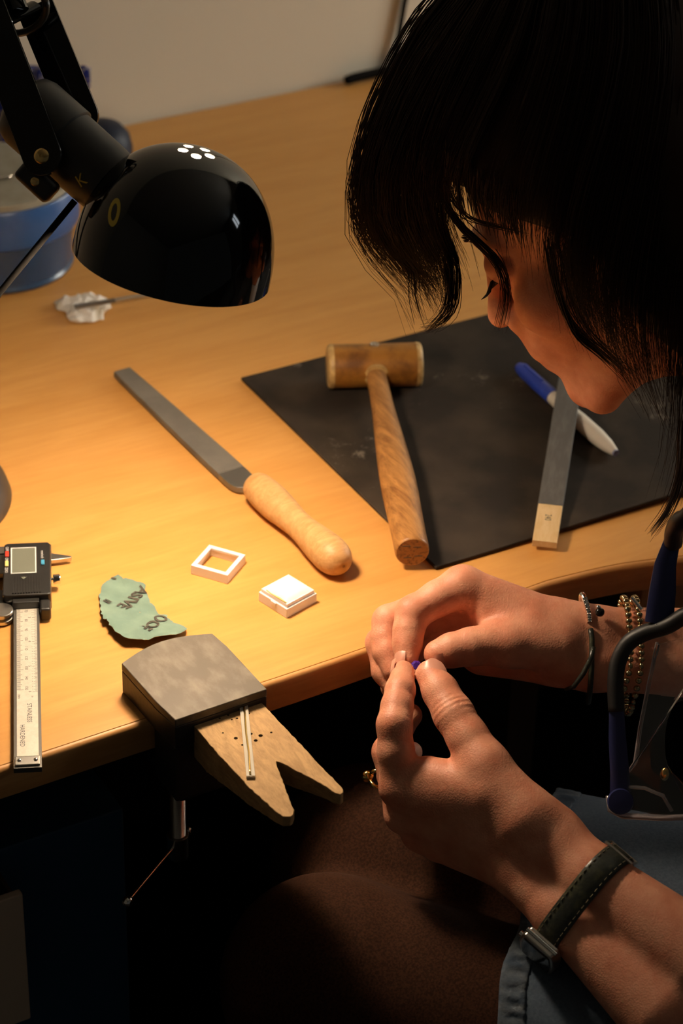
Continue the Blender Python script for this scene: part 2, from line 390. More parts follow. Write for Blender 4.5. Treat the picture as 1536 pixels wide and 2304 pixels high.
G().lathe([(3.4,0),(3.4,.6),(2.6,.6),(2.6,.2)], 24, M=zframe(mh + nd*15.7 + hd*-3 , nd)).lathe([(1.6,0),(1.6,.9),(.6,1.3)], 16, M=zframe(mh+nd*15.5+hd*-3, nd)).obj('pin_washer', M['steel'], mal, smooth='auto')
G().lathe([(9.2,0),(9.0,1.5),(7.6,1.7)], 24, M=zframe(mh+hd*14.3, hd, (0,0,1))).obj('handle_collar', M['horn_end'], mal, smooth='auto')

# ---------------------------------------------------------------- flat file
fd = Vector((.0513,-.9987,0))
Mf = frame((120.6, 379, 0), fd, z=(0,0,1))        # x along the file to the handle, y to its left side
fil = thing('flat_file', 'long flat steel file with a turned beech handle lying beside the mat', 'file', M=Mf)
bl = [(0,-6.6),(20,-7.2),(80,-8.8),(140,-9.9),(165,-10.1),(176,-9.6),(183,-7.2),(187,-3.2),(196,-2.4)]
bw = bl + [(x,-y) for x, y in bl[::-1]]
def pris(g, pts, z0, z1):
    return g.prism(pts, z0, z1)
bpts = [p for p in bl if p[0] <= 160] + [(160,-10.05)]
G().prism(bpts + [(x,-y) for x, y in bpts[::-1]], 1.6, 6.4).obj('blade', M['file'], fil, bevel=.4, base=True)
tp = [(160.02,-10.05),(168,-10.1),(174,-9.9),(179,-8.9),(182,-7.0),(183.5,-4.6),(186,-3.1),(200,-2.6)]
G().prism(tp + [(x,-y) for x, y in tp[::-1]], 1.6, 6.3).obj('tang', M['filebare'], fil, bevel=.5, base=True)
hpr = [(192,8.4),(193,9.6),(197,10.7),(208,11.6),(222,11.6),(236,10.2),(248,9.4),(258,9.7),(270,11.0),(282,12.2),(291,12.3),(298,10.8),(303,7.5),(305,3.6),(305.3,1.2)]
hs = spline(hpr, 4)
G().lathe([(r_, x_) for x_, r_ in hs], 36, M=frame((0,0,11.9),(0,0,-1),(0,1,0)) @ Matrix.Identity(4) if False else Matrix.Translation((0,0,11.9)) @ Matrix.Rotation(PI/2,4,'Y')).obj('handle', M['beech'], fil, smooth=True, base=True)
G().lathe([(2.4,0),(2.4,.25),(1.6,.25),(1.6,.05),(1.1,.05),(1.1,.3),(.5,.3)], 16, M=Matrix.Translation((305.0,0,11.9)) @ Matrix.Rotation(PI/2,4,'Y')).obj('centre_mark', M['oakend'], fil, base=True)

# ---------------------------------------------------------------- emery stick
Ms = frame((271.5, 43.2, 3.2), Vector((376.5,174.4,14.6))-Vector((271.5,43.2,3.2)), z=(0,0,1))
est = thing('emery_stick', 'flat wooden sanding stick wrapped in dark emery paper resting across the marker', 'sanding stick', M=Ms)
G().box((0,-8.2,0),(270,8.2,5.0)).obj('stick', M['lime'], est, bevel=.3, base=True)
G().box((41,-8.5,-.2),(266,8.5,5.3)).obj('emery_paper', M['emery'], est, bevel=.5, base=True)
tv, tf = text_mesh('240', 6.2)
G().add([(26-p[0]*.62+4, (p[1]-2.2)*1.15, 5.03) if False else (30-p[0]*.75, -(p[1]-2.2), 5.04) for p in tv], tf).obj('grit_number', M['ink'], est, base=True)

# ---------------------------------------------------------------- marker pen
pa = Vector((382.6,246.8,8.4)); pb = Vector((376.9,113.0,8.4)); Mp = frame(pa, pb-pa, z=(0,0,1))
pen = thing('marker_pen', 'white marker pen with a blue cap lying on the dark mat', 'pen', M=Mp)
RY = Matrix.Rotation(PI/2,4,'Y')
G().lathe([(1.5,0),(3.4,.8),(4.6,4),(5.2,10),(5.5,25),(5.7,50)], 28, M=RY).obj('cap', M['capblue'], pen, smooth='auto', base=True)
G().box((8,-1.4,4.2),(34,1.4,6.6)).obj('clip', M['capblue'], pen, bevel=.8, base=True)
G().lathe([(5.2,50.02),(5.3,60),(5.3,72),(6.1,86),(6.1,110),(5.0,123),(3.2,132),(2.6,133.6)], 28, M=RY).obj('barrel', M['penwhite'], pen, smooth='auto', base=True)
G().lathe([(2.5,133.6),(2.4,135),(1.2,135),(1.1,134.4)], 16, M=RY).obj('end_plug', M['penplug'], pen, smooth='auto', base=True)

# ---------------------------------------------------------------- gem boxes
Mfr = Matrix.Translation((71.0, 124.5, 0)) @ Matrix.Rotation(math.radians(36.5),4,'Z')
gl = thing('plastic_square', 'open hollow white plastic square lying on the desk beside the flat file', 'square', M=Mfr)
g = G(); q = 13.3; wl = 3.1
g.box((-q,-q,0),(q,-q+wl,7)).box((-q,q-wl,0),(q,q,7)).box((-q,-q+wl,0),(-q+wl,q-wl,7)).box((q-wl,-q+wl,0),(q,q-wl,7))
o = G(); v = []; f = []
for z, a in ((0,q),(7,q),(7,q-wl),(5.2,q-wl),(5.2,q-wl+.9),(0,q-wl+.9)):
    v += [(-a,-a,z),(a,-a,z),(a,a,z),(-a,a,z)]
for j in range(6):
    for k in range(4): f.append((j*4+k, j*4+(k+1)%4, ((j+1)%6)*4+(k+1)%4, ((j+1)%6)*4+k))
o.add(v, f).obj('frame_ring', M['white'], gl, bevel=.35, base=True)
Mbx = Matrix.Translation((93.6, 71.2, 0)) @ Matrix.Rotation(math.radians(15),4,'Z')
gb = thing('gem_box', 'small white plastic gem box with a bulging foam pad near the file handle', 'box', M=Mbx)
q = 13.2
G().box((-q,-q,0),(q,q,7)).obj('tray', M['white'], gb, bevel=.4, base=True)
G().box((-q+1.2,-q+1.2,7),(q-1.2,q-1.2,9.6)).obj('rim', M['white'], gb, bevel=.35, base=True)
G().box((-q-.55,-3.4,4.6),(-q+.3,1.4,6.7)).obj('latch', M['white'], gb, bevel=.2, base=True)
g = G(); v = []; f = []; n = 14
for j in range(n+1):
    for i in range(n+1):
        a = -1+2*i/n; b = -1+2*j/n
        h = 2.3*(1-abs(a)**6)*(1-abs(b)**6)+.4*math.sin(3*a+1)*math.cos(4*b)*(1-a*a)*(1-b*b)+(1.2 if True else 0)*max(0,a)*max(0,b)*(1-a**6)
        v.append((a*11.0+.35*math.sin(9*b), b*11.0+.35*math.sin(7*a), 9.62+max(0,h)))
for j in range(n):
    for i in range(n): k = j*(n+1)+i; f.append((k,k+1,k+n+2,k+n+1))
g.add(v, f).obj('foam_pad', M['foam'], gb, smooth=True, base=True)
g = G(); g.tube([(-11.3,-10.6,9.75),(-11.2,-4,10.0),(-11.4,3,9.8),(-11.1,8,10.1)], [.5,.8,.5,.3], 8).obj('glue_bead', M['glue'], gb, smooth=True, base=True)

# ---------------------------------------------------------------- torn sandpaper
PP = [(-10.4,132.8,5.0), (-3.7,140.5,5.0), (4.4,145.9,5.0), (9.9,146.9,4.0), (10.3,141.6,4.0), (13.6,138.7,3.0), (19.4,129.5,3.0), (17.9,123.0,3.0), (15.8,114.1,3.0), (14.7,106.4,3.0), (15.0,94.2,3.0), (17.8,92.3,3.0), (17.1,88.3,3.0), (18.4,84.4,3.0), (17.3,79.6,3.0), (19.8,74.6,4.0), (22.1,75.5,4.0), (22.3,72.2,4.0), (18.6,67.8,4.0), (8.7,66.6,3.0), (-4.9,66.9,4.0), (-8.7,68.4,6.0), (-15.5,73.1,8.0), (-20.4,78.8,9.0), (-20.7,85.9,9.0), (-21.3,92.5,9.0), (-19.8,99.2,9.0), (-21.6,101.2,9.0), (-18.1,112.9,8.0), (-14.0,123.2,7.0)]
pc = Vector((0,100,0))
def paper_z(x, y):
    # lies flat on the right, its lower left rim curls up from the desk
    d = (-(x-6)*.80 - (y-100)*.60)
    return .9 + 4.2*max(0, min(1.25, (d+8)/26))**1.25 + .5*math.sin(x*.35+y*.2)+.35*math.sin(y*.5)
edge = spline([p[:2] for p in PP]+[PP[0][:2]], 4)[:-1]
edge = [(x+random.uniform(-.6,.6), y+random.uniform(-.6,.6)) for x, y in edge]
sand = thing('sandpaper_scrap', 'torn scrap of green printed sandpaper lying behind the bench pin', 'sandpaper', (4,100,0))
cx = sum(p[0] for p in edge)/len(edge); cy = sum(p[1] for p in edge)/len(edge)
v = []; f = []; ne = len(edge); rings = 12
for side in (0, 1):
    for r_ in range(rings+1):
        for (x, y) in edge:
            k = 1-r_/rings*.985; xx = cx+(x-cx)*k; yy = cy+(y-cy)*k
            v.append((xx, yy, paper_z(xx, yy) + (.25 if side else 0)))
n1 = ne*(rings+1)
def poly_inside(x, y, poly):
    c = False; j = len(poly)-1
    for i in range(len(poly)):
        if (poly[i][1] > y) != (poly[j][1] > y) and x < (poly[j][0]-poly[i][0])*(y-poly[i][1])/(poly[j][1]-poly[i][1])+poly[i][0]: c = not c
        j = i
    return c
gp = G(); fl = [[], [], []]
for side in (0, 1):
    o = side*n1
    for r_ in range(rings):
        for k in range(ne):
            q = (o+r_*ne+k, o+r_*ne+(k+1)%ne, o+(r_+1)*ne+(k+1)%ne, o+(r_+1)*ne+k)
            fl[side].append(q if side else q[::-1])
for k in range(ne): fl[2].append((k, (k+1)%ne, n1+(k+1)%ne, n1+k))
gp.v = v; gp.f = fl[1]+fl[0]+fl[2]; gp.mi = [0]*len(fl[1])+[1]*len(fl[0])+[2]*len(fl[2])
gp.obj('sheet', [M['paper'], M['grit'], M['torn']], sand, smooth='auto')
rd = (Vector((-7.9,106.7,3.0))-Vector((11.1,118.7,3.0))).normalized(); upv = Vector((-rd.y, rd.x, 0))
def sand_text(body, start, size, name='print'):
    tv, tf = text_mesh(body, size, bold=.28); st = Vector(start)
    P = [st + rd*p[0]*1.04 + upv*p[1] for p in tv]
    ok = [poly_inside(p.x, p.y, edge) for p in P]
    ff = [q for q in tf if all(ok[i] for i in q)]
    G().add([(p.x, p.y, paper_z(p.x, p.y)+.85) for p in P], ff).obj(name, M['greyink'], sand)
sand_text('ASIVE', (16.8,128.0,3.0), 11.0)
sand_text('OOF', (13.9,93.8,3.0), 11.0)
sand_text('UA', (7.4,149.8,3.0), 8.0)
sand_text('//', (-9.4,124.0,5.0), 8.0)

# ---------------------------------------------------------------- digital caliper: local x right, y to the jaws (y = -scale reading), z up
cd = Vector((.388,.922,0)).normalized()
Mc = frame((-34.7,193.4,0), Vector((cd.y,-cd.x,0)), cd)
cal = thing('digital_caliper', 'digital caliper with black display housing and steel scale hanging over the desk edge', 'caliper', M=Mc)
def cb(name, lo, hi, m, par=None, bev=.3): return G().box(lo, hi).obj(name, m, par or cal, bevel=bev, base=True)
beam = cb('beam', (-8.1,-223.5,2.6), (8.1,-3,6.2), M['filebare'], bev=.25)
G().box((-6.1,-213,6.2),(6.4,-66,6.45)).obj('scale_plate', M['satin'], cal, base=True)
cb('end_stop', (-7.2,-222,6.2), (7.2,-214.5,7.6), M['steel'], bev=.5)
for x in (-4.6, 4.8): G().lathe([(1.3,7.6),(1.3,8.0),(.6,8.5)], 14, M=Matrix.Translation((x,-218,0))).obj('stop_screw', M['chrome'], cal, smooth='auto', base=True)
G().box((-30,-2.4,2.2),(16.5,5.5,6.0)).obj('fixed_jaw', M['filebare'], cal, bevel=.3, base=True)
G().prism([(-75,-2.4),(-30,-2.4),(-30,5.5),(-42,4.5),(-75,-1)], 2.2, 6.0).obj('fixed_jaw_tip', M['filebare'], cal, bevel=.3, base=True)
cb('fixed_jaw_inlay', (-3,-2,6.0), (10.5,5,6.3), M['satin'], bev=.1)
G().prism([(9,-4),(16,-3.6),(29,-8.0),(29.6,-9),(28.5,-10),(9,-13)], 2.4, 5.4).obj('inside_jaw', M['steel'], cal, bevel=.25, base=True)
G().prism([(-14,-4),(-14,-26),(-22,-25),(-40,-12),(-75,-5.5),(-75,-3)], 2.2, 6.0).obj('sliding_jaw', M['filebare'], cal, bevel=.3, base=True)
hg = G().prism([(-13.5,-4.5),(-14.6,-61),(-12,-62.3),(14.5,-62.3),(15.8,-61),(16.3,-6),(14.5,-3.3),(-11.6,-3.3)], 1.2, 14.2)
hs_ = hg.obj('housing', M['blackplastic'], cal, bevel=1.2, seg=3, base=True)
cb('housing_foot', (8.4,-73.5,1.2), (15.4,-62,10.5), M['blackplastic'], bev=1.6)
cb('slide_cover', (-8.6,-66.5,6.3), (8.3,-61.5,11.5), M['blackplastic'], bev=.8)
g = G(); z = 14.2
v = []; f = []
for a, b, z_ in ((8.1,14.6,z),(8.1,14.6,z+.5),(7.35,13.85,z+.5),(7.35,13.85,z+.15)):
    v += [(-1.2-a,-24.2-b,z_),(-1.2+a,-24.2-b,z_),(-1.2+a,-24.2+b,z_),(-1.2-a,-24.2+b,z_)]
for j in range(3):
    for k in range(4): f.append((j*4+k, j*4+(k+1)%4, (j+1)*4+(k+1)%4, (j+1)*4+k))
g.add(v, f).obj('display_frame', M['whiteink'], cal, base=True)
G().box((-8.6,-38.1,14.15),(6.2,-10.3,14.4)).obj('lcd_screen', M['lcd'], cal, base=True)
cb('power_switch', (-12.9,-19.2,14.1), (-10.5,-13.4,15.0), M['red'])
cb('zero_button', (-13.1,-30.2,14.1), (-10.8,-24.2,15.2), M['yel'], bev=.6)
cb('unit_button', (9.9,-30,14.1), (12.1,-24.8,15.0), M['blu'])
def cal_text(body, x, m, size, mt='ink', z=6.5, align='LEFT', name='print', sx=1.0):
    """reads down the beam, letter tops to the right"""
    tv, tf = text_mesh(body, size, align)
    return [(x+p[1], -(m+p[0]*sx), z) for p in tv], tf
def put(name, items, mt):
    g = G()
    for v, f in items: g.add(v, f)
    return g.obj(name, M[mt], cal, base=True)
put('housing_print', [cal_text('OFF', -12.6, 7.6, 2.7, z=14.26), cal_text('ON', -12.8, 19.8, 2.7, z=14.26), cal_text('ZERO', -13.0, 31.0, 2.7, z=14.26, sx=.85), cal_text('mm/inch', 10.0, 13.4, 2.6, z=14.26)], 'whiteink')
gr = G()
for k in range(11): gr.box((-8.5+k*1.7,-60.5,14.2),(-7.6+k*1.7,-42,14.75))
gr.obj('grip_ribs', M['blackplastic'], cal, base=True)['kind'] = 'stuff'
G().prism([(-3.2,-43.6),(.8,-43.6),(-1.2,-46.2)], 14.6, 15.0).obj('arrow_mark', M['lcd'], cal, base=True)
tick = G()
for mm in range(67, 151):
    ln = 3.9 if mm % 10 == 0 else (3.1 if mm % 5 == 0 else 2.2)
    tick.box((-6.0,-mm-.14,6.44),(-6.0+ln,-mm+.14,6.49))
for k in range(int(2.65*40), 6*40+1):
    if k % 2: continue
    ln = 3.0 if k % 40 == 0 else (2.0 if k % 4 == 0 else 1.4)
    tick.box((6.3-ln,-k*.635-.12,6.44),(6.3,-k*.635+.12,6.49))
tick.obj('scale_ticks', M['greyink'], cal, base=True)['kind'] = 'stuff'
nums = [cal_text(str(m_), -1.1, m_+.3, 2.7, align='RIGHT') for m_ in range(70, 151, 10)]
nums += [cal_text(str(i), 1.0, i*25.4-.9, 2.6) for i in (3,4,5,6)]
for i in range(2, 6):
    for k in range(1, 10):
        if i*25.4+k*2.54 > 67.5: nums.append(cal_text(str(k), 3.0, i*25.4+k*2.54-.4, 1.3))
nums += [cal_text('mm', -5.4, 154.5, 2.6), cal_text('in', 2.6, 156.5, 2.0)]
put('scale_numbers', nums, 'greyink')
put('scale_words', [cal_text('STAINLESS', 0.1, 163.5, 4.0, sx=.98), cal_text('HARDENED', -4.2, 183.5, 4.0, sx=.98)], 'ink')
g = G().lathe([(1.2,0),(1.2,2),(3.0,2),(3.2,2.4),(3.2,6.2),(2.8,6.6)], 20, M=Matrix.Translation((15.2,-38,8.2)) @ Matrix.Rotation(PI/2,4,'Y'))
lk = g.obj('lock_screw', M['chrome'], cal, smooth='auto', base=True)
for k in range(20):
    a = 2*PI*k/20
    if k == 0: kn = G()
    kn.box((17.5,-.22,3.1),(21.3,.22,3.45)) if False else None
wh = G().lathe([(0.01,1.0),(6.6,1.0),(7.2,1.6),(7.2,3.8),(5.2,4.4),(5.2,5.6),(7.2,6.2),(7.3,8.6),(6.9,9.0),(1.0,9.2)], 40, M=Matrix.Translation((-15.4,-69.5,0)))
wh.obj('thumb_wheel', M['steel'], cal, smooth='auto', base=True)
cb('wheel_bracket', (-21,-64,2), (-13.5,-48,9), M['blackplastic'], bev=.8)

# ---------------------------------------------------------------- bench pin with anvil clamp
pin = thing('anvil_bench_pin', 'steel anvil block clamped to the desk edge holding a notched wooden bench pin', 'bench pin', (-7,0,-100))
arc = [(-40,34)]+[(-40+62*t, 34+8.2*math.sin(PI*t)+2*t) for t in (.1,.2,.3,.4,.5,.6,.7,.8,.9)]+[(22,36)]
top = [(25.5,-29)] + [(24,20)] + arc[::-1] + [(-38,-10),(-35.5,-30.3)]
def loft(g, rings):
    n = len(rings[0]); v = [p for r_ in rings for p in r_]; f = []
    for j in range(len(rings)-1):
        for k in range(n): f.append((j*n+k, j*n+(k+1)%n, (j+1)*n+(k+1)%n, (j+1)*n+k))
    f.append(tuple(range(n))[::-1]); f.append(tuple((len(rings)-1)*n+k for k in range(n))); return g.add(v, f)
topc = top if sum(top[i][0]*top[(i+1)%len(top)][1]-top[(i+1)%len(top)][0]*top[i][1] for i in range(len(top))) > 0 else top[::-1]
loft(G(), [[(x,y,.2) for x,y in topc], [(x,y,16.5) for x,y in topc]]).obj('anvil_body', M['cast'], pin, bevel=.8)
loft(G(), [[(x,y,16.5) for x,y in topc], [(x,y,22) for x,y in topc]]).obj('anvil_face', M['anvil'], pin, bevel=.7)
G().box((-35.5,-29.5,-41),(25.5,-.2,.1)).obj('clamp_wall', M['cast'], pin, bevel=1.2)
G().box((-33,-29,-43),(22,42,-31)).obj('clamp_jaw', M['cast'], pin, bevel=2)
scx, scy = -15.5, 11
zz = np.arange(-106, -29, .75)
G().lathe([((4.4 if i % 2 else 5.2), zc) for i, zc in enumerate(zz)], 20, M=Matrix.Translation((scx,scy,0))).obj('clamp_screw', M['steel'], pin, smooth='auto')
G().lathe([(0.01,-30.5),(8,-30.5),(9,-27.5),(9,-23.4),(.01,-23.3)], 24, M=Matrix.Translation((scx,scy,0))).obj('screw_pad', M['steel'], pin, smooth='auto')
G().lathe([(.01,-123),(6.3,-123),(6.6,-122.5),(6.6,-107.5),(6.9,-106.8),(6.9,-105),(6.2,-104.6),(.01,-104.5)], 24, M=Matrix.Translation((scx,scy,0))).obj('screw_collar', M['steel'], pin, smooth='auto')
b0 = Vector((scx, scy, -111.5)); b1 = Vector((-65.9,-22.1,-113.0))
bd = (b1-b0).normalized()
tb = G().tube([b0-bd*12, b1], 1.35, 12).obj('turning_bar', M['chrome'], pin, smooth='auto')
G().ball(b1, 3.7, 18).obj('bar_ball', M['chrome'], tb, smooth=True)
G().ball(b0-bd*12, 3.2, 18).obj('bar_ball', M['chrome'], tb, smooth=True)
# the wooden pin: flat top, underside tapering to the tips, V notch
pz = 13.0
outer = [(-23.2,-27),(-22.6,-60),(-20.5,-95),(-16.8,-121),(-15.3,-125.5),(-12.0,-127.6),(-9.6,-127.0),(-7.2,-123.5)]
notch = [(-6.0,-118),(-3.6,-108),(0.2,-95),(2.6,-84),(4.2,-80.8),(6.3,-83.5),(9.5,-92),(14.5,-104),(18.5,-114.5)]
right = [(20.3,-121.0),(22.4,-123.8),(25.0,-122.8),(26.2,-118.5),(25.2,-104),(24.2,-80),(23.0,-50),(22.0,-27)]
pp = outer+notch+right
def jit(p, a=.35): return (p[0]+random.uniform(-a,a), p[1]+random.uniform(-a,a))
dens = []
for a, b in zip(pp, pp[1:]+pp[:1]):
    n = max(1, int(math.hypot(b[0]-a[0], b[1]-a[1])/2.2))
    for k in range(n):
        q = (a[0]+(b[0]-a[0])*k/n, a[1]+(b[1]-a[1])*k/n)
        dens.append(jit(q, .28) if q[1] < -30 else q)
if sum(dens[i][0]*dens[(i+1)%len(dens)][1]-dens[(i+1)%len(dens)][0]*dens[i][1] for i in range(len(dens))) < 0: dens = dens[::-1]
def under(y):
    t = max(0, min(1, (-y-27)/100)); return pz - (24 - 17.0*max(0,(t-.18)/.82)**.9)
pw = loft(G(), [[(x,y,under(y)) for x,y in dens], [(x,y,(under(y)+pz)/2+.6) for x,y in dens], [(x,y,pz) for x,y in dens]]).obj('wooden_pin', M['pinwood'], pin, bevel=.5)
holes = [(-2.6,-27.5,13.0), (-6.5,-26.0,13.0), (1.7,-26.0,13.0), (-13.2,-27.7,13.0), (-11.8,-28.9,13.0), (-6.8,-30.6,13.0), (-1.1,-35.0,13.0), (2.2,-35.3,13.0), (-1.0,-30.2,13.0), (10.4,-34.3,13.0), (-11.4,-43.7,13.0), (2.7,-52.0,13.0), (6.9,-56.1,13.0), (2.3,-58.8,13.0), (13.8,-56.4,13.0), (-7.0,-51.6,13.0), (-6.4,-58.8,13.0)]
for i, h in enumerate(holes):
    r_ = 1.35*(.55,.6,.5,.45,.5,.5,.5,.6,.55,.6,.5,.8,1.0,.9,.55,.9,.6)[i]
    G().lathe([(r_, pz+.03),(r_*.9, pz+.05),(.01,pz+.05)], 10, M=Matrix.Translation((h[0],h[1],0))).obj('drill_hole', M['hole'], pw)

# clear strip on the pin
s0 = Vector((11.9,-24.6,13.0)); s1 = Vector((-16.2,-88.1,13.0))
Mst = frame((s0.x, s0.y, pz+.1), (s1-s0), z=(0,0,1)); sl = (s1-s0).length
stp = thing('clear_strip', 'thin clear strip with a gold line inside lying on the wooden bench pin', 'strip', M=Mst)
G().box((0,-2.5,0),(sl,-.62,1.7)).box((0,.62,0),(sl,2.5,1.7)).box((0,-.62,0),(sl,.62,1.25)).obj('channel', M['crystal'], stp, bevel=.12, base=True)
g = G(); g.tube([(1+ (sl-2)*k/16, .25*math.sin(k*.7), 1.65) for k in range(17)], .6, 8).obj('gold_wire', M['gold'], stp, smooth=True, base=True)
G().box((sl-.6,-2.5,1.7),(sl,2.5,1.9)).obj('end_strip', M['chrome'], stp, base=True)

# ---------------------------------------------------------------- desk lamp
lamp = thing('desk_lamp', 'glossy black jointed desk lamp with five vent holes in its round shade', 'lamp', (-76,290,0))
dc = Vector((33.9,109.7,237.8)); da = Vector((0.2414,0.0020,0.9704)); Md = zframe(dc, da, (-0.8709,0.4909,-0.0243))
def dprof(r0, h0, n=22):
    out = []
    for i in range(n+1):
        a = PI/2*i/n; out.append((max(r0*math.sin(a)**(2/2.2), 1e-3), h0*math.cos(a)**(2/2.2) if i < n else 0.0))
    return out
po = dprof(59, 71.2); pi_ = dprof(58, 70.2)
g = G(); g.lathe(po[::-1], 64, 0, Md); g.f = [q for q in g.f if len(q) == 4]; g.mi = [0]*len(g.f)
n0 = len(g.f)
gi = G(); gi.lathe(pi_, 64, 1, Md); gi.f = [q for q in gi.f if len(q) == 4]
g.add(gi.v, gi.f, 1)
o_r = 0; i_r = len(po)*64 + (len(pi_)-1)*64
g.add([], [])
for k in range(64): g.f.append((o_r+(k+1)%64, o_r+k, i_r+k, i_r+(k+1)%64)); g.mi.append(0)
# close the two tips
g.f.append(tuple((len(po)-1)*64+k for k in range(64))); g.mi.append(0)
g.f.append(tuple(len(po)*64+k for k in range(64))[::-1]); g.mi.append(1)
shade = g.obj('lamp_shade', [M['gloss'], M['white_in']], lamp, smooth='auto')
cut = G()
for k in range(5):
    a = math.radians(72*k+20); q = Md @ Vector((8.2*math.cos(a), 8.2*math.sin(a), 0))
    cut.lathe([(3.1,55),(3.1,90)], 20, M=Matrix.Translation(q-dc) @ Md)
boolean_cut(shade, cut)
bc = dc + da*20
soc = Vector((10.2,150.5,281.8)); soe = Vector((-15.4,196.2,310.1)); sd = (soe-soc).normalized(); sl = (soe-soc).length
Msk = zframe(soc, sd, (0,0,1))
bq = dc + da*26 + (soc-dc-da*26)*.12
G().ball(tuple(bq), 27, 32).obj('bulb', M['bulb'], lamp, smooth=True)
G().lathe([(13,2),(13,-8),(12,-22)], 24, M=Msk).obj('bulb_neck', M['white_in'], lamp, smooth='auto')
sk = G().lathe([(20.5,-6),(21.0,2),(21.3,30),(21.3,31)], 40, M=Msk).obj('socket_sleeve', M['lampblack'], lamp, smooth='auto')
G().lathe([(21.3,30.5),(22.9,31.5),(22.9,sl-2),(21.0,sl+4),(15,sl+9),(.01,sl+10)], 40, M=Msk).obj('socket_cap', M['lampblack'], lamp, smooth='auto')
# the fork: two flat bars, one on each side of the socket
fk = thing_fork = None
side = Vector((-0.7642,-0.6226,0.1687)); side = (side - sd*side.dot(sd)).normalized()
pa0 = Vector((-25.1,155.3,300.1)); pa1 = Vector((-25.1,237.3,368.6))
pb0 = Vector((17.7,198.5,299.4)); pb1 = Vector((13.2,250.0,351.6))
def bar(name, a, b, wd, tk, n):
    d = (b-a).normalized(); yv = Vector(n).cross(d).normalized()
    Mb = frame(a, d, yv); L_ = (b-a).length; h = wd/2
    pts = [(L_,-h),(L_,h)]+[(-h*math.sin(t), h*math.cos(t)) for t in np.linspace(0, PI, 12)]
    g = G().prism(pts, -tk/2, tk/2); g.xf(Mb); return g.obj(name, M['gloss'], lamp, bevel=.4)
bn = (-0.5582,-0.6639,0.4976)
bar('fork_bar', pa0, pa1, 23.5, 3.2, bn)
bar('fork_bar', pb0, pb1, 23.0, 3.2, bn)
nb = Vector(bn)
G().lathe([(4.4,0),(4.4,1.2),(3.2,2.2),(.9,2.3),(.8,1.4)], 20, M=zframe(pa0+nb*1.6, nb)).obj('pivot_screw', M['brass'], lamp, smooth='auto')
br0 = Vector((12.4,248.0,351.9)); br1 = Vector((-26.6,228.1,350.2))
G().tube([br0, br1], 5.2, 12, flat=.6).obj('fork_bridge', M['gloss'], lamp, smooth='auto')
elbow = Vector((-21.5,279.0,392.1))
G().tube([Vector((-3.9,237.5,354.5)), Vector((-4.6,250.2,368.9)), elbow], 8.0, 16).obj('upper_arm', M['gloss'], lamp, smooth='auto')
rc_ = Vector((-2.9,236.9,356.2)); ring = [rc_ + Vector((0.9053,-0.3019,0.2989))*17*math.cos(t) + Vector((-0.3491,-0.1647,0.9225))*17*math.sin(t) for t in np.linspace(0, 2*PI, 25)]
G().tube(ring, 2.3, 8).obj('arm_ring', M['lampblack'], lamp, smooth=True)
G().lathe([(10,-9),(12,-8),(12,8),(10,9)], 24, M=zframe(elbow, nb)).obj('elbow_joint', M['lampblack'], lamp, smooth='auto')
G().tube([elbow, (elbow+Vector((-76,290,20)))/2+Vector((-30,0,0)), (-76,290,20)], 8.0, 16).obj('lower_arm', M['gloss'], lamp, smooth='auto')
G().lathe([(66,0),(66.3,2),(64,10),(59,21),(57,23.5),(20,25),(10,27),(10,34)], 64, M=Matrix.Translation((-76,290,0))).obj('lamp_base', M['lampblack'], lamp, smooth='auto')
# switch block under the socket with a brass screw
sw = zframe(Vector((-28.7,156.3,285.0)), (-0.5459,-0.7514,0.3706), (0.4601,-0.6923,-0.5559))
so = G().box((-12.5,-6.8,-6),(12.5,6.8,6)).xf(sw).obj('switch_block', M['lampblack'], lamp, bevel=3.2, seg=4)
G().lathe([(2.6,5.8),(2.6,6.8),(1.8,7.3),(.5,7.3)], 16, M=sw).obj('block_screw', M['brass'], so, smooth='auto')
cd0 = Vector((-6.1,155.8,267.6)); cd1 = Vector((-54.8,159.0,217.4)); cd2 = Vector((-77.6,154.8,194.4))
G().tube([cd0, cd1, cd2, (-110,300,110), (-112,300,40), (-106,300,18)], 2.0, 10).obj('power_cord', M['cable'], lamp, smooth=True)
# yellow marks
(p_, n_) = ((-6.7,98.5,285.7),(-0.7739,-0.1976,0.6016))
ring = zframe(Vector(p_)+Vector(n_)*.15, n_, (0.2520,0.4886,0.8353))
v = []; f = []
for k in range(28):
    a = 2*PI*k/28
    for rr in (.62, 1.0): v.append(ring @ Vector((8.6*rr*math.cos(a) if rr == 1 else 5.2*math.cos(a), (4.4 if rr == 1 else 2.1)*math.sin(a), .1)))
for k in range(28): f.append((2*k, 2*k+1, 2*((k+1)%28)+1, 2*((k+1)%28)))
def on_dome(p):
    q = Md.inverted() @ Vector(p); r_ = math.hypot(q.x, q.y); t = (r_/59)**2.2+(abs(q.z)/71.2)**2.2; return Md @ (q*(1.0015/t**(1/2.2)))
G().add([on_dome(p) for p in v], f).obj('yellow_ring_mark', M['yellowmark'], shade)
tv, tf = text_mesh('K', 10)
kd = Vector((-0.6924,-0.7159,0.0901)); kd = (kd - sd*kd.dot(sd)).normalized()
Mk = zframe(soc + sd*3 + kd*21.05, kd, (0.8784,-0.1754,0.4445))
kv = []
for p in tv:
    q = Msk.inverted() @ (Mk @ Vector((p[0]-3, p[1]-3, 0))); r_ = math.hypot(q.x, q.y); q.x *= 21.45/r_; q.y *= 21.45/r_; kv.append(Msk @ q)
G().add(kv, tf).obj('yellow_letter', M['yellowmark'], sk)

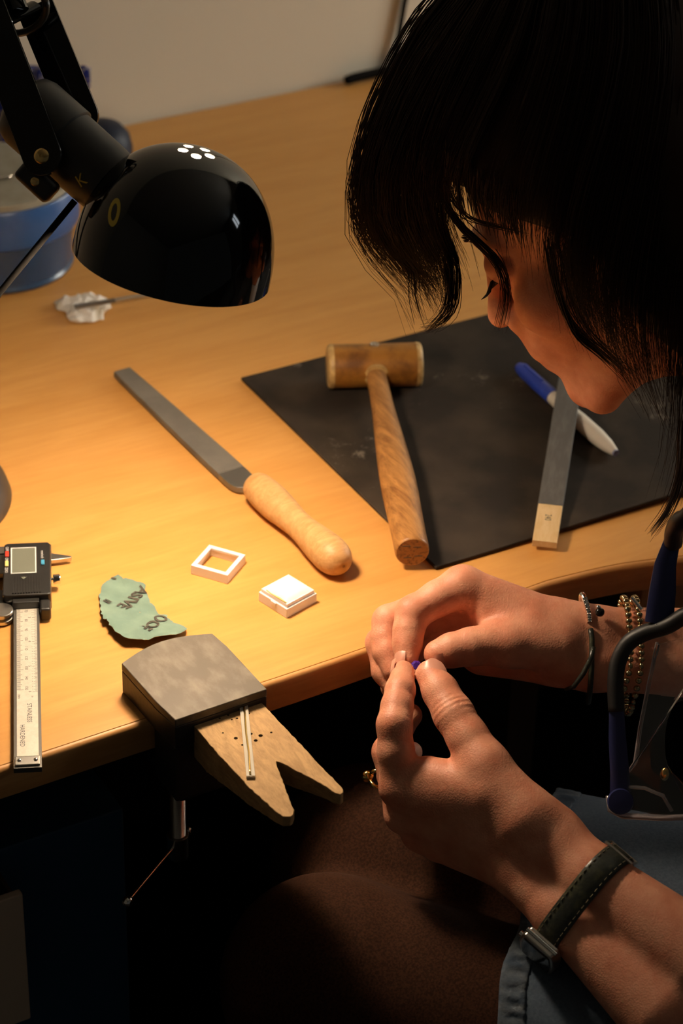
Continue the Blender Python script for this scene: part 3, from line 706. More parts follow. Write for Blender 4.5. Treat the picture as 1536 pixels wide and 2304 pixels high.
# ---------------------------------------------------------------- back left: tub with soldering stone, pottery fish, wire, navy pot
PX, PY = 112, 588
tub = thing('plastic_tub', 'round blue plastic tub with a grey stone disc on top behind the lamp', 'tub', (PX,PY,0))
G().lathe([(54,0),(57,1.5),(58,4),(56.5,6),(57.5,24),(60,41),(58.5,41),(56,24),(55,7),(1,6.5)], 64, M=Matrix.Translation((PX,PY,0))).obj('tub_wall', M['potclear'], tub, smooth='auto')
G().lathe([(60,41),(63,41.2),(64,43),(64,72),(63,73.5),(60.5,73),(60.5,42),(60,41)], 64, M=Matrix.Translation((PX,PY,0))).obj('tub_rim', M['potblue'], tub, smooth='auto')
G().lathe([(.01,60),(60,60),(60.2,76),(59,77.5),(.01,78)], 64, M=Matrix.Translation((PX,PY,0))).obj('stone_disc', M['stone'], tub, smooth='auto')
G().lathe([(8,6.5),(8,60)], 20, M=Matrix.Translation((PX-20,PY-20,0))).obj('inner_post', M['potblue'], tub, smooth='auto')
# fish: body lofted along its length, tail raised to the right
fa = Vector((149.0,736.0,74.6)); fb = Vector((187.3,717.5,79.7)); fc = Vector((214.0,708.5,88.4)); fd_ = Vector((227.1,701.6,89.4)); fe = Vector((242.1,695.0,92.2))
fish = thing('pottery_fish', 'blue and white pottery fish ornament with raised tail standing against the wall', 'ornament', (fb.x, fb.y, 0))
ptsb = spline([tuple(fa)+(8,6), tuple(fa*.6+fb*.4)+(25,18), tuple(fb)+(25,18), tuple(fc)+(14,9), tuple(fd_)+(9,5), tuple(fd_*.4+fe*.6)+(13,4.5), tuple(fe+Vector((0,0,1)))+(8,2.0)], 6)
v = []; f = []; sg = 20
tdir = (fe-fa).normalized(); fup = Vector((0,0,1)); fsd = tdir.cross(fup).normalized()
for q in ptsb:
    for k in range(sg):
        a = 2*PI*k/sg; v.append(Vector(q[:3])+fup*q[3]*math.cos(a)+fsd*q[4]*math.sin(a))
for i in range(len(ptsb)-1):
    for k in range(sg): f.append((i*sg+k, i*sg+(k+1)%sg, (i+1)*sg+(k+1)%sg, (i+1)*sg+k))
f.append(tuple(range(sg))[::-1]); f.append(tuple((len(ptsb)-1)*sg+k for k in range(sg)))
G().add(v, f).obj('fish_body', M['pottery'], fish, smooth=True)
G().ball(Vector((199.9,700.0,97.4)), (10,7,12), 18).obj('side_fin', M['pottery'], fish, smooth=True)
fbm = fa*.45+fb*.55
G().lathe([(20,0),(21,2),(17,20),(13,50),(14,max(60, fbm.z-26)),(10,fbm.z-12)], 28, M=Matrix.Translation((fbm.x,fbm.y,0))).obj('fish_foot', M['pottery'], fish, smooth='auto')
wv = [Vector((88.9,577.2,79.0)), Vector((106.6,575.5,79.0)), Vector((119.1,574.1,80.0)), Vector((129.0,570.5,84.0)), Vector((134.5,565.4,88.0))]
tag(G().tube(spline([tuple(p) for p in wv], 5), 1.6, 8).obj('steel_wire', M['chrome'], smooth=True), 'bent bright steel wire lying on the stone disc of the blue tub', 'wire')
nc = Vector((250.3,698.6,0.0))
np0 = thing('navy_pot', 'dark navy round topped pot half hidden behind the lamp socket', 'pot', (nc.x,nc.y,0))
G().lathe([(.01,0),(21,0),(25,6),(27,18),(27,24)], 36, M=Matrix.Translation((nc.x,nc.y,0))).obj('pot_body', M['navy'], np0, smooth='auto')
G().lathe([(27.6,24),(27.6,27),(25,38),(18,46),(8,50),(.01,51)], 36, M=Matrix.Translation((nc.x,nc.y,0))).obj('pot_lid', M['navy'], np0, smooth='auto')

# crumpled tissue and steel rod
tc_ = Vector((138.8,484.6,0.0))
g = G(); v = []; f = []; n = 26
rs = np.random.RandomState(3); ph = rs.uniform(0, 6.28, (8,)); kk = rs.uniform(.12, .42, (8,2))*np.sign(rs.uniform(-1,1,(8,2)))
for j in range(n+1):
    for i in range(n+1):
        a = -1+2*i/n; b = -1+2*j/n; r_ = max(abs(a),abs(b))
        ang = math.atan2(b, a); R_ = 1+.09*math.sin(3*ang+1)+.08*math.sin(5*ang+2)+.04*math.sin(9*ang)
        x = a*19*R_; y = b*21*R_
        h = sum(abs(math.sin(kk[q][0]*x+kk[q][1]*y+ph[q])) for q in range(8))/8
        v.append((tc_.x+x*(1-.25*abs(b)**3)+1.2*math.sin(y*.4), tc_.y+y*(1-.25*abs(a)**3)+1.2*math.sin(x*.5), .6+max(0, 11*h*(1-r_**3)+ (1.5*h))))
for j in range(n):
    for i in range(n): k = j*(n+1)+i; f.append((k,k+1,k+n+2,k+n+1))
ts = g.add(v, f).obj('crumpled_tissue', M['tissue'])
sm = ts.modifiers.new('solid','SOLIDIFY'); sm.thickness = .0004
tag(ts, 'crumpled white tissue lying on the desk behind the lamp shade', 'tissue')
t0 = Vector((126.2,475.4,11.0)); t1 = Vector((172.6,468.9,11.0)); td = (t1-t0).normalized()
Mt = frame((t0.x,t0.y,9.5), td, z=(0,0,1))
tw = thing('needle_file', 'slim grey steel needle file with a dark tip resting on the tissue', 'file', M=Mt)
G().box((0,-2.2,0),(32,2.2,2.2)).obj('dark_tip', M['filebare'], tw, bevel=.4, base=True)
G().prism([(32,-2.2),(150,-1.6),(150,1.6),(32,2.2)], 0, 2.1).obj('shank', M['steel'], tw, bevel=.3, base=True)

# cables at the wall
cw = [Vector((532.1,773.3,5.0)), Vector((544.9,774.8,6.0)), Vector((571.7,783.9,6.0)), Vector((606.9,794.1,6.0)), Vector((654.7,803.6,6.0)), Vector((726.1,812.4,6.0))]
for p in cw: p.y = min(p.y, 776)
tag(G().tube(spline([tuple(p) for p in cw], 5), [1.5]+[4.5]*(5*5), 10).obj('black_cable', M['cable'], smooth=True), 'thick black cable lying along the desk foot of the wall', 'cable')
wx = (591.9,789.4,6.0)[0]
tag(G().tube(spline([(wx,783,10),(wx+8,784.5,60),(wx+22,784.5,140),(wx+30,784.5,260),(wx+24,784.5,420),(wx+10,784.5,700)], 6), 2.6, 8).obj('wall_cable', M['cable'], smooth=True), 'thin dark cable running up the cream wall beside the hair', 'cable')

# under the desk: blue cabinet with a drawer standing open
cb_ = thing('drawer_cabinet', 'dark blue cabinet under the desk with a beige drawer standing open', 'cabinet', (-300,350,-740))
G().box((-560,63,-740),(-29,590,-118)).obj('cabinet_body', M['cabinet'], cb_, bevel=1.5)
dr = G(); dr.box((-470,26,-222),(-467,62.8,-128)).box((-121,26,-222),(-118.5,62.8,-128)).box((-470,26,-224),(-118.5,62.8,-222))
do = dr.obj('drawer_box', M['under'], cb_)
G().box((-472,20,-226),(-117,26,-119)).obj('drawer_front', M['beige'], do, bevel=1.2)

# ---------------------------------------------------------------- the person: a signed distance field polygonised into one skin
class Field:
    def __init__(s, lo, hi, h):
        s.lo = np.array(lo, float); s.h = h; s.n = np.ceil((np.array(hi)-s.lo)/h).astype(int)+1
        s.ax = [(s.lo[i]+h*np.arange(s.n[i])).astype(np.float32) for i in range(3)]
        s.d = np.full(s.n, 50.0, np.float32)
    def new(s):
        f = Field.__new__(Field); f.lo, f.h, f.n, f.ax = s.lo, s.h, s.n, s.ax; f.d = np.full(s.n, 50.0, np.float32); return f
    def sl(s, lo, hi, m):
        a = np.clip(np.floor((np.array(lo)-m-s.lo)/s.h).astype(int), 0, s.n); b = np.clip(np.ceil((np.array(hi)+m-s.lo)/s.h).astype(int)+1, 0, s.n)
        q = tuple(slice(a[i], b[i]) for i in range(3))
        P = np.meshgrid(*[s.ax[i][q[i]] for i in range(3)], indexing='ij'); return q, P
    def put(s, q, v, k, sub=False):
        o = s.d[q]
        if not o.size: return
        if sub:
            h = np.clip(.5-.5*(o+v)/k, 0, 1); s.d[q] = o*(1-h)-v*h+k*h*(1-h)
        elif k <= 0: s.d[q] = np.minimum(o, v)
        else:
            h = np.clip(.5+.5*(o-v)/k, 0, 1); s.d[q] = o*(1-h)+v*h-k*h*(1-h)
    def cone(s, a, b, ra, rb, k=4, sub=False):
        a = np.array(a, float); b = np.array(b, float); r = max(ra, rb)
        q, P = s.sl(np.minimum(a,b)-r, np.maximum(a,b)+r, 2*k+3*s.h)
        if not P[0].size: return s
        ba = b-a; L2 = max(ba@ba, 1e-6)
        t = np.clip(((P[0]-a[0])*ba[0]+(P[1]-a[1])*ba[1]+(P[2]-a[2])*ba[2])/L2, 0, 1)
        v = np.sqrt((P[0]-a[0]-t*ba[0])**2+(P[1]-a[1]-t*ba[1])**2+(P[2]-a[2]-t*ba[2])**2)-(ra+(rb-ra)*t)
        s.put(q, v.astype(np.float32), k, sub); return s
    def chain(s, pts, k=4):
        """pts: ((x,y,z), r)"""
        for (a, ra), (b, rb) in zip(pts, pts[1:]): s.cone(a, b, ra, rb, k)
        return s
    def ell(s, c, r, Rm=None, k=6, sub=False):
        c = np.array(c, float); r = np.array(r, float); m = r.max()
        q, P = s.sl(c-m, c+m, 2*k+3*s.h)
        if not P[0].size: return s
        X = [P[i]-c[i] for i in range(3)]
        if Rm is not None: X = [sum(Rm[j][i]*X[j] for j in range(3)) for i in range(3)]   # columns of Rm are the axes
        k0 = np.sqrt(sum((X[i]/r[i])**2 for i in range(3))); k1 = np.sqrt(sum((X[i]/r[i]**2)**2 for i in range(3)))+1e-9
        s.put(q, (k0*(k0-1)/k1).astype(np.float32), k, sub); return s
    def crease(s, c, axis, side, depth=.7, width=.9, reach=14):
        """a skin fold: a shallow groove across a limb"""
        c = np.array(c, float); axis = np.array(axis, float)/np.linalg.norm(axis); side = np.array(side, float)/np.linalg.norm(side)
        q, P = s.sl(c-reach, c+reach, 0)
        if not P[0].size: return s
        X = [P[i]-c[i] for i in range(3)]
        t = sum(X[i]*axis[i] for i in range(3)); w_ = sum(X[i]*side[i] for i in range(3)); R_ = np.sqrt(sum(x*x for x in X))
        s.d[q] += depth*np.exp(-(t/width)**2)*np.clip(w_/4, 0, 1)*np.clip((reach-R_)/4, 0, 1); return s
    def mesh(s):
        d = s.d; n = s.n; ins = d < 0
        c = [ins[i:n[0]-1+i, j:n[1]-1+j, k:n[2]-1+k] for i in (0,1) for j in (0,1) for k in (0,1)]
        any_ = c[0].copy(); all_ = c[0].copy()
        for x in c[1:]: any_ |= x; all_ &= x
        cell = np.argwhere(any_ & ~all_)
        idx = np.full(n-1, -1, np.int64); idx[tuple(cell.T)] = np.arange(len(cell))
        acc = np.zeros((len(cell), 3)); cnt = np.zeros(len(cell))
        cor = [(i,j,k) for i in (0,1) for j in (0,1) for k in (0,1)]
        val = {o: d[tuple((cell+o).T)] for o in cor}
        for a in range(3):
            for o in cor:
                if o[a]: continue
                b = list(o); b[a] = 1; va, vb = val[o], val[tuple(b)]
                m = (va < 0) != (vb < 0); t = np.where(m, va/np.where(m, va-vb, 1), 0)
                p = np.array(o, float)[None].repeat(len(cell), 0); p[:, a] += t
                acc[m] += p[m]; cnt[m] += 1
        V = s.lo + (cell + acc/cnt[:, None])*s.h
        Fc = []
        for a in range(3):
            b, c_ = (a+1) % 3, (a+2) % 3
            lo_ = [slice(None)]*3; hi_ = [slice(None)]*3; lo_[a] = slice(0, n[a]-1); hi_[a] = slice(1, n[a])
            for ax in (b, c_):
                lo_[ax] = slice(1, n[ax]-1); hi_[ax] = slice(1, n[ax]-1)
            A, B = ins[tuple(lo_)], ins[tuple(hi_)]
            for flag, want in ((0, A & ~B), (1, ~A & B)):
                e = np.argwhere(want)
                if not len(e): continue
                e[:, b] += 1; e[:, c_] += 1
                def g(db, dc):
                    w_ = e.copy(); w_[:, b] += db; w_[:, c_] += dc; return idx[tuple(w_.T)]
                Q = np.stack([g(-1,-1), g(0,-1), g(0,0), g(-1,0)], 1)
                Fc.append(Q if flag == 0 else Q[:, ::-1])
        Fc = np.concatenate(Fc); Fc = Fc[(Fc >= 0).all(1)]
        return V, Fc
def skin_obj(name, parts, mats, parent, smooth_iter=0):
    V = []; Fc = []; o = 0
    for v, f in parts:
        V.append(v); Fc.append(f+o); o += len(v)
    V = np.concatenate(V); Fc = np.concatenate(Fc)
    inv = np.array(parent.matrix_world.inverted())
    W = V*S; W[:, 2] += TOP; W = W@inv[:3,:3].T+inv[:3,3]
    me = bpy.data.meshes.new(name); me.vertices.add(len(W)); me.vertices.foreach_set('co', W.astype(np.float32).ravel())
    me.loops.add(4*len(Fc)); me.polygons.add(len(Fc))
    me.loops.foreach_set('vertex_index', Fc.astype(np.int32).ravel())
    me.polygons.foreach_set('loop_start', np.arange(0, 4*len(Fc), 4, dtype=np.int32))
    me.update(calc_edges=True); me.validate()
    me.polygons.foreach_set('use_smooth', [True]*len(me.polygons))
    for m in mats: me.materials.append(m)
    ob = bpy.data.objects.new(name, me); COL.objects.link(ob); ob.parent = parent
    if smooth_iter:
        sm = ob.modifiers.new('relax', 'SMOOTH'); sm.factor = .5; sm.iterations = smooth_iter
    return ob
def skin_mat():
    k = NT('skin'); b = k.b; b.inputs['Roughness'].default_value = .5; b.inputs['Specular IOR Level'].default_value = .4
    b.inputs['Subsurface Weight'].default_value = .12; b.inputs['Subsurface Radius'].default_value = (1,.3,.15); b.inputs['Subsurface Scale'].default_value = .004
    tc = k.n('ShaderNodeTexCoord')
    n1 = k.n('ShaderNodeTexNoise', Scale=55.0, Detail=5.0, Roughness=.6); k.l(tc, 'Object', n1, 'Vector')
    cr = k.n('ShaderNodeValToRGB'); e = cr.color_ramp.elements; e[0].position = .36; e[1].position = .66
    e[0].color = (.64,.24,.135,1); e[1].color = (.78,.36,.22,1); k.l(n1, 0, cr, 0); k.l(cr, 0, b, 'Base Color')
    n2 = k.n('ShaderNodeTexNoise', Scale=420.0, Detail=4.0, Roughness=.7); k.l(tc, 'Object', n2, 'Vector')
    v3 = k.n('ShaderNodeTexVoronoi', Scale=900.0); k.l(tc, 'Object', v3, 'Vector')
    ad = k.n('ShaderNodeMath', operation='ADD'); k.l(n2, 0, ad, 0); k.l(v3, 'Distance', ad, 1)
    bp = k.n('ShaderNodeBump', Strength=.22, Distance=.0006); k.l(ad, 0, bp, 'Height'); k.l(bp, 0, b, 'Normal')
    return k.m
M['skin'] = skin_mat()
M['nail'] = mat('fingernail', (.62,.29,.20), .34, spec=.4)
M['lip'] = mat('lip', (.50,.17,.12), .4)
M['hair'] = mat('dark_brown_hair', (.025,.011,.0052), .5, spec=.15)
M['denim'] = mat('blue_grey_denim', (.042,.066,.10), .9, noise=(sc3(500), (.068,.098,.138), .35, .65), bump=(sc3(900), .4, .0005), sheen=.1)
M['denimhem'] = mat('denim_hem', (.03,.05,.08), .9, noise=((40,40,200), (.13,.15,.17), .4, .7), bump=(sc3(160), .7, .002))
M['tights'] = mat('brown_knit_tights', (.046,.018,.009), .9, spec=.1, noise=(sc3(700), (.024,.009,.0045), .4, .6), bump=(sc3(1500), .5, .0004))
M['knit'] = mat('grey_blue_top', (.10,.12,.14), .9, bump=(sc3(500), .4, .0006))

woman = thing('person', 'dark haired person bent over the bench in a denim skirt holding a tiny stone', 'person', (375,-377,-740))
VC = np.array((-0.4219,-0.7214,0.5492)); VU = np.array((0.2520,0.4886,0.8353)); VR = np.array((0.8709,-0.4909,0.0243))
FINE = 1.1
# ---- left hand (near the camera), its wrist and forearm
LH = dict(
 fa=[(((145.5,-204.0,-37.9), 18.5)), (((172.0,-270.0,-57.5), 27))], )
lo = np.array((45.4,-105.9,-79.2)); pts = [(105.8,4.9,5.1),(45.3,-112.5,-195.5),(158.5,-305.8,-75.4),(212.6,-200.9,103.8),(57.0,-76.9,75.5),(237.7,-220.9,-190.1),(287.5,-115.7,22.2),(9.0,-169.9,-83.6)]
kp = [(118.8,-54.7,26.6),(83.3,-59.2,-42.5),(105.2,-102.3,-82.3),(170.7,-281.0,-51.5),(140.0,-281.0,-75.0),(148.0,-180.3,-8.4),(106.0,-47.5,26.2)]
kp = np.array(kp); f1 = Field(kp.min(0)-34, kp.max(0)+34, FINE)
palm = f1.new()
A0, A1, A2 = (172.9,-270.8,-57.9), (144.6,-204.0,-38.5), (135.5,-171.7,-28.2)
B0, B1, B2 = (148.7,-274.2,-81.0), (127.1,-202.4,-57.0), (119.1,-169.7,-49.0)
palm.cone(A0, A1, 26, 19, 6).cone(A1, A2, 19, 18.5, 6).cone(B0, B1, 26, 17.5, 6).cone(B1, B2, 17.5, 16.5, 6)
palm.cone(A2, (127.0,-160.1,-19.5), 18.5, 17, 8)
iM, mM, rM, pM = (76.0,-100.7,-20.2), (79.6,-101.4,-41.6), (89.3,-105.6,-57.6), (100.6,-110.9,-66.6)
palm.cone((127.3,-163.3,-30.7), iM, 16, 11.2, 10).cone((125.3,-163.7,-39.8), mM, 16, 11.2, 10)
palm.cone((124.7,-163.7,-47.5), rM, 15.5, 10.6, 10).cone((123.1,-163.8,-52.5), pM, 15, 9.8, 10)
palm.cone((112.0,-137.1,-11.6), (90.5,-108.5,-12.0), 16, 12.5, 10)          # the web between thumb and index
palm.cone((125.1,-160.4,-17.8), (117.0,-128.7,1.4), 17.5, 13.6, 10)       # ball of the thumb
th_ = f1.new().chain([((117.0,-128.7,1.4), 13.6), ((115.5,-110.7,9.7), 12.2), ((114.8,-95.3,16.7), 12.0), ((115.7,-78.2,21.9), 10.6), ((116.4,-65.1,25.4), 8.6)], 3)
ix_ = f1.new().chain([(iM, 11.2), ((77.6,-92.5,0.9), 10.6), ((80.4,-85.1,14.5), 10.3), ((87.3,-76.1,19.1), 9.3), ((94.7,-67.0,22.4), 8.7), ((104.3,-53.8,23.7), 7.0)], 3)
mi_ = f1.new().chain([(mM, 11), ((83.6,-75.0,-14.6), 9.7), ((103.1,-55.5,-15.3), 8.7), ((114.8,-47.7,-17.5), 7.6)], 3)
ri_ = f1.new().chain([(rM, 10.6), ((89.2,-72.2,-37.1), 9.4), ((108.0,-53.6,-41.3), 8.0), ((116.8,-48.8,-46.1), 6.6)], 3)
pi2 = f1.new().chain([(pM, 9.8), ((102.9,-75.3,-59.4), 8.4), ((117.9,-59.8,-59.7), 7.4), ((127.4,-56.0,-61.9), 6.6)], 3)
for fg, kk_ in ((th_, 6), (ix_, 5), (mi_, 4), (ri_, 4), (pi2, 4)):
    h_ = np.clip(.5+.5*(palm.d-fg.d)/kk_, 0, 1); fg.d = palm.d*(1-h_)+fg.d*h_-kk_*h_*(1-h_)
    f1.d = np.minimum(f1.d, fg.d)
def V_(a, b): return np.array(b)-np.array(a)
ixd = V_((80.4,-85.1,14.5), (94.7,-67.0,22.4)); thd = V_((117.0,-128.7,1.4), (116.4,-65.1,25.4))
for c_, dep in (((86.0,-89.6,20.0), .9), ((83.7,-92.0,18.8), .6), ((94.7,-74.5,25.2), .7)): f1.crease(c_, ixd, VC+VR, dep, .8, 12)
for px_, py_, dep in ((1005,1583,.6),(1012,1594,.8),(1020,1606,.9),(1030,1620,.8),(1040,1634,.5)): f1.crease((np.array((114.8,-95.3,16.7))+ (np.array(VR)*(px_-1020)*.27 - np.array(VU)*(py_-1607)*.27)), thd, VC, dep, .85, 15)
wd_ = np.array((0.7338,-0.0936,0.6729))
for k in range(7):      # folds fanning out from the thumb web
    t = k/6; c_ = np.array((73.5,-107.2,-1.9))*(1-t)+np.array((88.0,-118.1,0.4))*t
    f1.crease(c_, (0.8513,-0.1069,0.5136), VC, .75, .85, 13)
HANDL = f1.mesh()
# ---- right hand (behind), its wrist and forearm
kp = np.array([(120.9,-50.8,33.2),(118.9,6.2,16.9),(123.3,-6.2,-31.8),(303.8,-112.4,21.2),(297.6,-124.4,0.6),(163.4,-22.9,57.7),(161.2,4.5,-6.6)])
f2 = Field(kp.min(0)-28, kp.max(0)+28, FINE); palm = f2.new()
palm.cone((306.6,-113.8,17.8), (224.9,-76.7,25.4), 19.5, 17, 6).cone((297.7,-127.3,7.6), (217.8,-88.7,14.8), 20, 16.8, 6)
palm.cone((224.9,-76.7,25.4), (209.9,-65.5,28.6), 17, 15.5, 8).cone((217.8,-88.7,14.8), (203.4,-73.9,12.6), 16.8, 15.5, 8)
iM, mM, rM, pM = (162.7,-24.9,49.2), (158.6,-13.6,34.0), (153.5,-8.5,18.9), (151.2,-9.6,6.7)
palm.cone((209.9,-65.5,28.6), iM, 15.5, 12.6, 10).cone((213.5,-61.5,18.7), mM, 15.5, 11.4, 10)
palm.cone((215.3,-59.9,9.5), rM, 15, 10.8, 10).cone((215.1,-61.3,2.2), pM, 15, 10, 10)
palm.cone((208.8,-70.0,7.5), (173.0,-36.5,2.4), 15.5, 13.5, 10)
palm.cone((189.1,-61.0,32.7), (172.7,-43.1,34.7), 15, 11.5, 8)
palm.cone((199.8,-77.5,26.4), (170.5,-66.2,29.7), 16.5, 13.6, 10)
th2 = f2.new().chain([((170.5,-66.2,29.7), 13.6), ((158.2,-61.9,31.1), 11.8), ((148.3,-59.0,30.9), 11.4), ((136.8,-55.8,30.0), 10.3), ((129.3,-52.9,28.0), 8.7)], 3)
ix2 = f2.new().chain([(iM, 12.6), ((146.1,-23.7,45.2), 10.9), ((128.6,-23.3,39.4), 10.5), ((122.1,-29.8,33.1), 9.3), ((118.1,-35.4,28.0), 8.8), ((113.1,-43.2,22.9), 7.1)], 3)
mi2 = f2.new().chain([(mM, 11.4), ((143.1,-4.4,25.2), 10), ((121.4,-7.5,25.9), 9.9), ((115.5,-14.4,19.6), 8.9), ((112.4,-21.6,14.9), 8.5), ((110.8,-33.3,9.0), 7.1)], 3)
ri2 = f2.new().chain([(rM, 10.8), ((114.8,-10.4,13.5), 9.3), ((110.1,-24.2,2.5), 8.1), ((111.2,-34.6,-3.2), 7)], 3)
pk2 = f2.new().chain([(pM, 10), ((121.5,-13.0,-6.3), 8.2), ((116.9,-23.5,-12.8), 7.2), ((116.7,-30.4,-14.9), 6.4)], 3)
for fg, kk_ in ((th2, 6), (ix2, 5), (mi2, 4), (ri2, 4), (pk2, 4)):
    h_ = np.clip(.5+.5*(palm.d-fg.d)/kk_, 0, 1); fg.d = palm.d*(1-h_)+fg.d*h_-kk_*h_*(1-h_)
    f2.d = np.minimum(f2.d, fg.d)
for px_ in range(6): f2.crease(np.array((145.0,-32.3,54.6))+VR*px_*3.0-VU*px_*1.1, (0.8947,-0.4291,0.1237), VC-VU*.3, .65, .9, 13)
f2.crease((127.2,-34.3,41.9), (0.4931,-0.6909,-0.5287), VC+VR, .9, .9, 12); f2.crease((117.0,-41.6,33.5), (0.2520,0.4886,0.8353), VC+VR, .6, .8, 10)
f2.crease((144.9,-64.6,39.0), (0.8709,-0.4909,0.0243), VC, .6, .9, 12); f2.crease((143.1,-63.5,39.0), (0.8709,-0.4909,0.0243), VC, .5, .9, 12)
HANDR = f2.mesh()
# ---- head
hu = np.array((-0.3169,0.5596,0.7658)); hf = np.array((-0.5607,0.4801,-0.6746)); hf = hf-hu*(hf@hu); hf /= np.linalg.norm(hf); hl_ = np.cross(hu, hf)
HC = np.array((231.4,56.3,210.1)) - (75*hf+32*hl_+8*hu)
HR = np.stack([hf, hl_, hu], 1)
def H(x, y, z): return HC + HR@np.array([x,y,z], float)
hp_ = np.array([H(x,y,z) for x in (-115,125) for y in (-85,85) for z in (-115,130)])
f3 = Field(hp_.min(0), hp_.max(0), 1.9)
e = lambda c, r, k=10, sub=False: f3.ell(H(*c), r, HR, k, sub)
e((-12,0,38), (90,72,80)); e((28,0,-26), (60,52,74), 16)
for s_ in (1, -1):
    f3.cone(H(2,s_*50,-58), H(66,s_*16,-90), 14, 13, 14)
    e((50,s_*41,-20), (26,20,20), 14)
    f3.cone(H(83,s_*6,31), H(64,s_*40,29), 8, 8, 10)
    e((88,s_*33,13), (15,16,11), 10, True)
    e((70,s_*32,13), (12.5,13,12.5), 4)
    f3.cone(H(93,s_*8,-22), H(91,s_*11,-24), 6, 6, 5)
e((79,0,-42), (18,27,24), 12); e((78,0,-84), (13,16,14), 10)
f3.cone(H(84,0,21), H(100,0,-13), 6, 7, 7).cone(H(100,0,-13), H(103,0,-18), 7, 8.2, 5)
e((86.5,0,-48), (7,21,6), 5); e((84.5,0,-58), (7,18,6.5), 5)
e((72,0,-68), (13,22,17), 12)
f3.crease(H(91,0,-53), hu, hf, 1.0, 1.2, 20)
f3.cone(H(-22,0,-45), H(-60,0,-190), 50, 55, 20)
e((-6,72,-8), (15,7,28), 5); e((-6,-72,-8), (15,7,28), 5)
HEAD = f3.mesh()
# ---- trunk, upper arms, legs (coarse: out of the frame or under clothes)
PEL, WAI, CHE, NEC = (375,-377,-170), (398,-300,-50), (418,-205,66), (398,-92,138)
LS, RS = (318,-236,92), (530,8,138)
LE, RE = (252,-402,-90), (452,-185,12)
LK, RK = (24,-112,-143), (104,-26,-150)
LHP, RHP = (322,-420,-204), (425,-335,-178)
kp = np.array([PEL,WAI,CHE,NEC,LS,RS,LE,RE,LK,RK,(60,-110,-720),(-90,20,-735),(420,-40,150)], float)
def trunk(grow=0, which='all', h=7.0):
    f = Field(kp.min(0)-110, kp.max(0)+110, h)
    g_ = grow
    if which in ('all','top'):
        f.cone(PEL, WAI, 115+g_, 100+g_, 30).cone(WAI, CHE, 100+g_, 105+g_, 30).cone(CHE, NEC, 105+g_, 52+g_, 30)
        f.cone(LS, RS, 48+g_, 48+g_, 40)
    if which == 'all': f.cone(NEC, H(-40,0,-110), 52, 50, 20)
    if which in ('all','armL'): f.cone(LS, LE, 46+g_, 38+g_, 15).cone(LE, (A0 if which == 'all' else (188.1,-294.5,-92.8)), 36+g_*.8, (26 if which == 'all' else 33)+g_*.6, 10)
    if which in ('all','armR'): f.cone(RS, RE, 46+g_, 38+g_, 15)
    if which == 'all': f.cone(RE, (313.3,-106.2,-0.5), 36, 28, 10)
    if which in ('all','legs'):
        f.cone(LHP, LK, 80+g_, 60+g_, 25).cone(RHP, RK, 80+g_, 60+g_, 25)
        f.cone(LK, (24,-140,-420), 58+g_, 50+g_, 15).cone((24,-140,-420), (40,-160,-690), 48+g_, 36+g_, 10).cone((40,-160,-695), (-70,-60,-712), 34+g_, 24+g_, 10)
        f.cone(RK, (84,-40,-420), 58+g_, 50+g_, 15).cone((84,-40,-420), (100,-70,-690), 48+g_, 36+g_, 10).cone((100,-70,-695), (0,20,-712), 34+g_, 24+g_, 10)
    return f
TR = trunk(0).mesh()
body = skin_obj('body', [HANDL, HANDR, HEAD, TR], [M['skin']], woman, 1)
lg = trunk(2.5, 'legs', 6.0); skin_obj('tights', [lg.mesh()], [M['tights']], woman, 3)
tp_ = trunk(7, 'top', 8.0); tp_.d = np.minimum(tp_.d, trunk(7, 'armR', 8.0).d); skin_obj('top', [tp_.mesh()], [M['knit']], woman, 3)
al = trunk(8, 'armL', 6.0)
skin_obj('sleeve', [al.mesh()], [M['knit']], woman, 2)
# skirt: over pelvis and thighs, cut off at the hem
kq = np.array([PEL,WAI,LHP,RHP,LK,RK], float)
sk_ = Field(kq.min(0)-125, kq.max(0)+125, 2.9)
mid0, mid1 = (np.array(LHP)+RHP)/2, (np.array(LK)+RK)/2
def lap(f, g_): return f.cone(LHP, LK, 80+g_, 60+g_, 25).cone(RHP, RK, 80+g_, 60+g_, 25).cone(mid0, mid1, 80+g_, 52+g_, 40)
lap(sk_, 9); base_d = sk_.d.copy(); sk_.cone(PEL, WAI, 126, 110, 30)
P_ = np.meshgrid(*sk_.ax, indexing='ij'); hd_ = np.array([-.73,.68,0])
hemp = (126.7,-165.5,-80.0); along = P_[0]*.68+P_[1]*.73
t_ = (P_[0]-hemp[0])*hd_[0]+(P_[1]-hemp[1])*hd_[1] + 2.0*np.sin(along*.09)
sk_.d = np.maximum(sk_.d, t_)
sk_.d = np.maximum(sk_.d, np.where(t_ > -70, -(base_d+5.5), -50)).astype(np.float32)
skirt = skin_obj('skirt', [sk_.mesh()], [M['denim']], woman, 2)
hm = Field((40,-270,-215), (260,-30,-50), 1.6)
lap(hm, 9.6)
P_ = np.meshgrid(*hm.ax, indexing='ij'); along = P_[0]*.68+P_[1]*.73
t_ = (P_[0]-hemp[0])*hd_[0]+(P_[1]-hemp[1])*hd_[1] + 2.0*np.sin(along*.09)
sh = hm.d - .9*np.sin(along*.6+P_[2]*.35+.8*np.sin(along*.23))*np.exp(-((t_+7)/5)**2) - .8
hm.d = np.maximum(np.maximum(sh, -(hm.d+6)), np.abs(t_+6)-8).astype(np.float32)
skin_obj('skirt_hem', [hm.mesh()], [M['denimhem']], woman, 1)
del P_, t_, along, sh, base_d
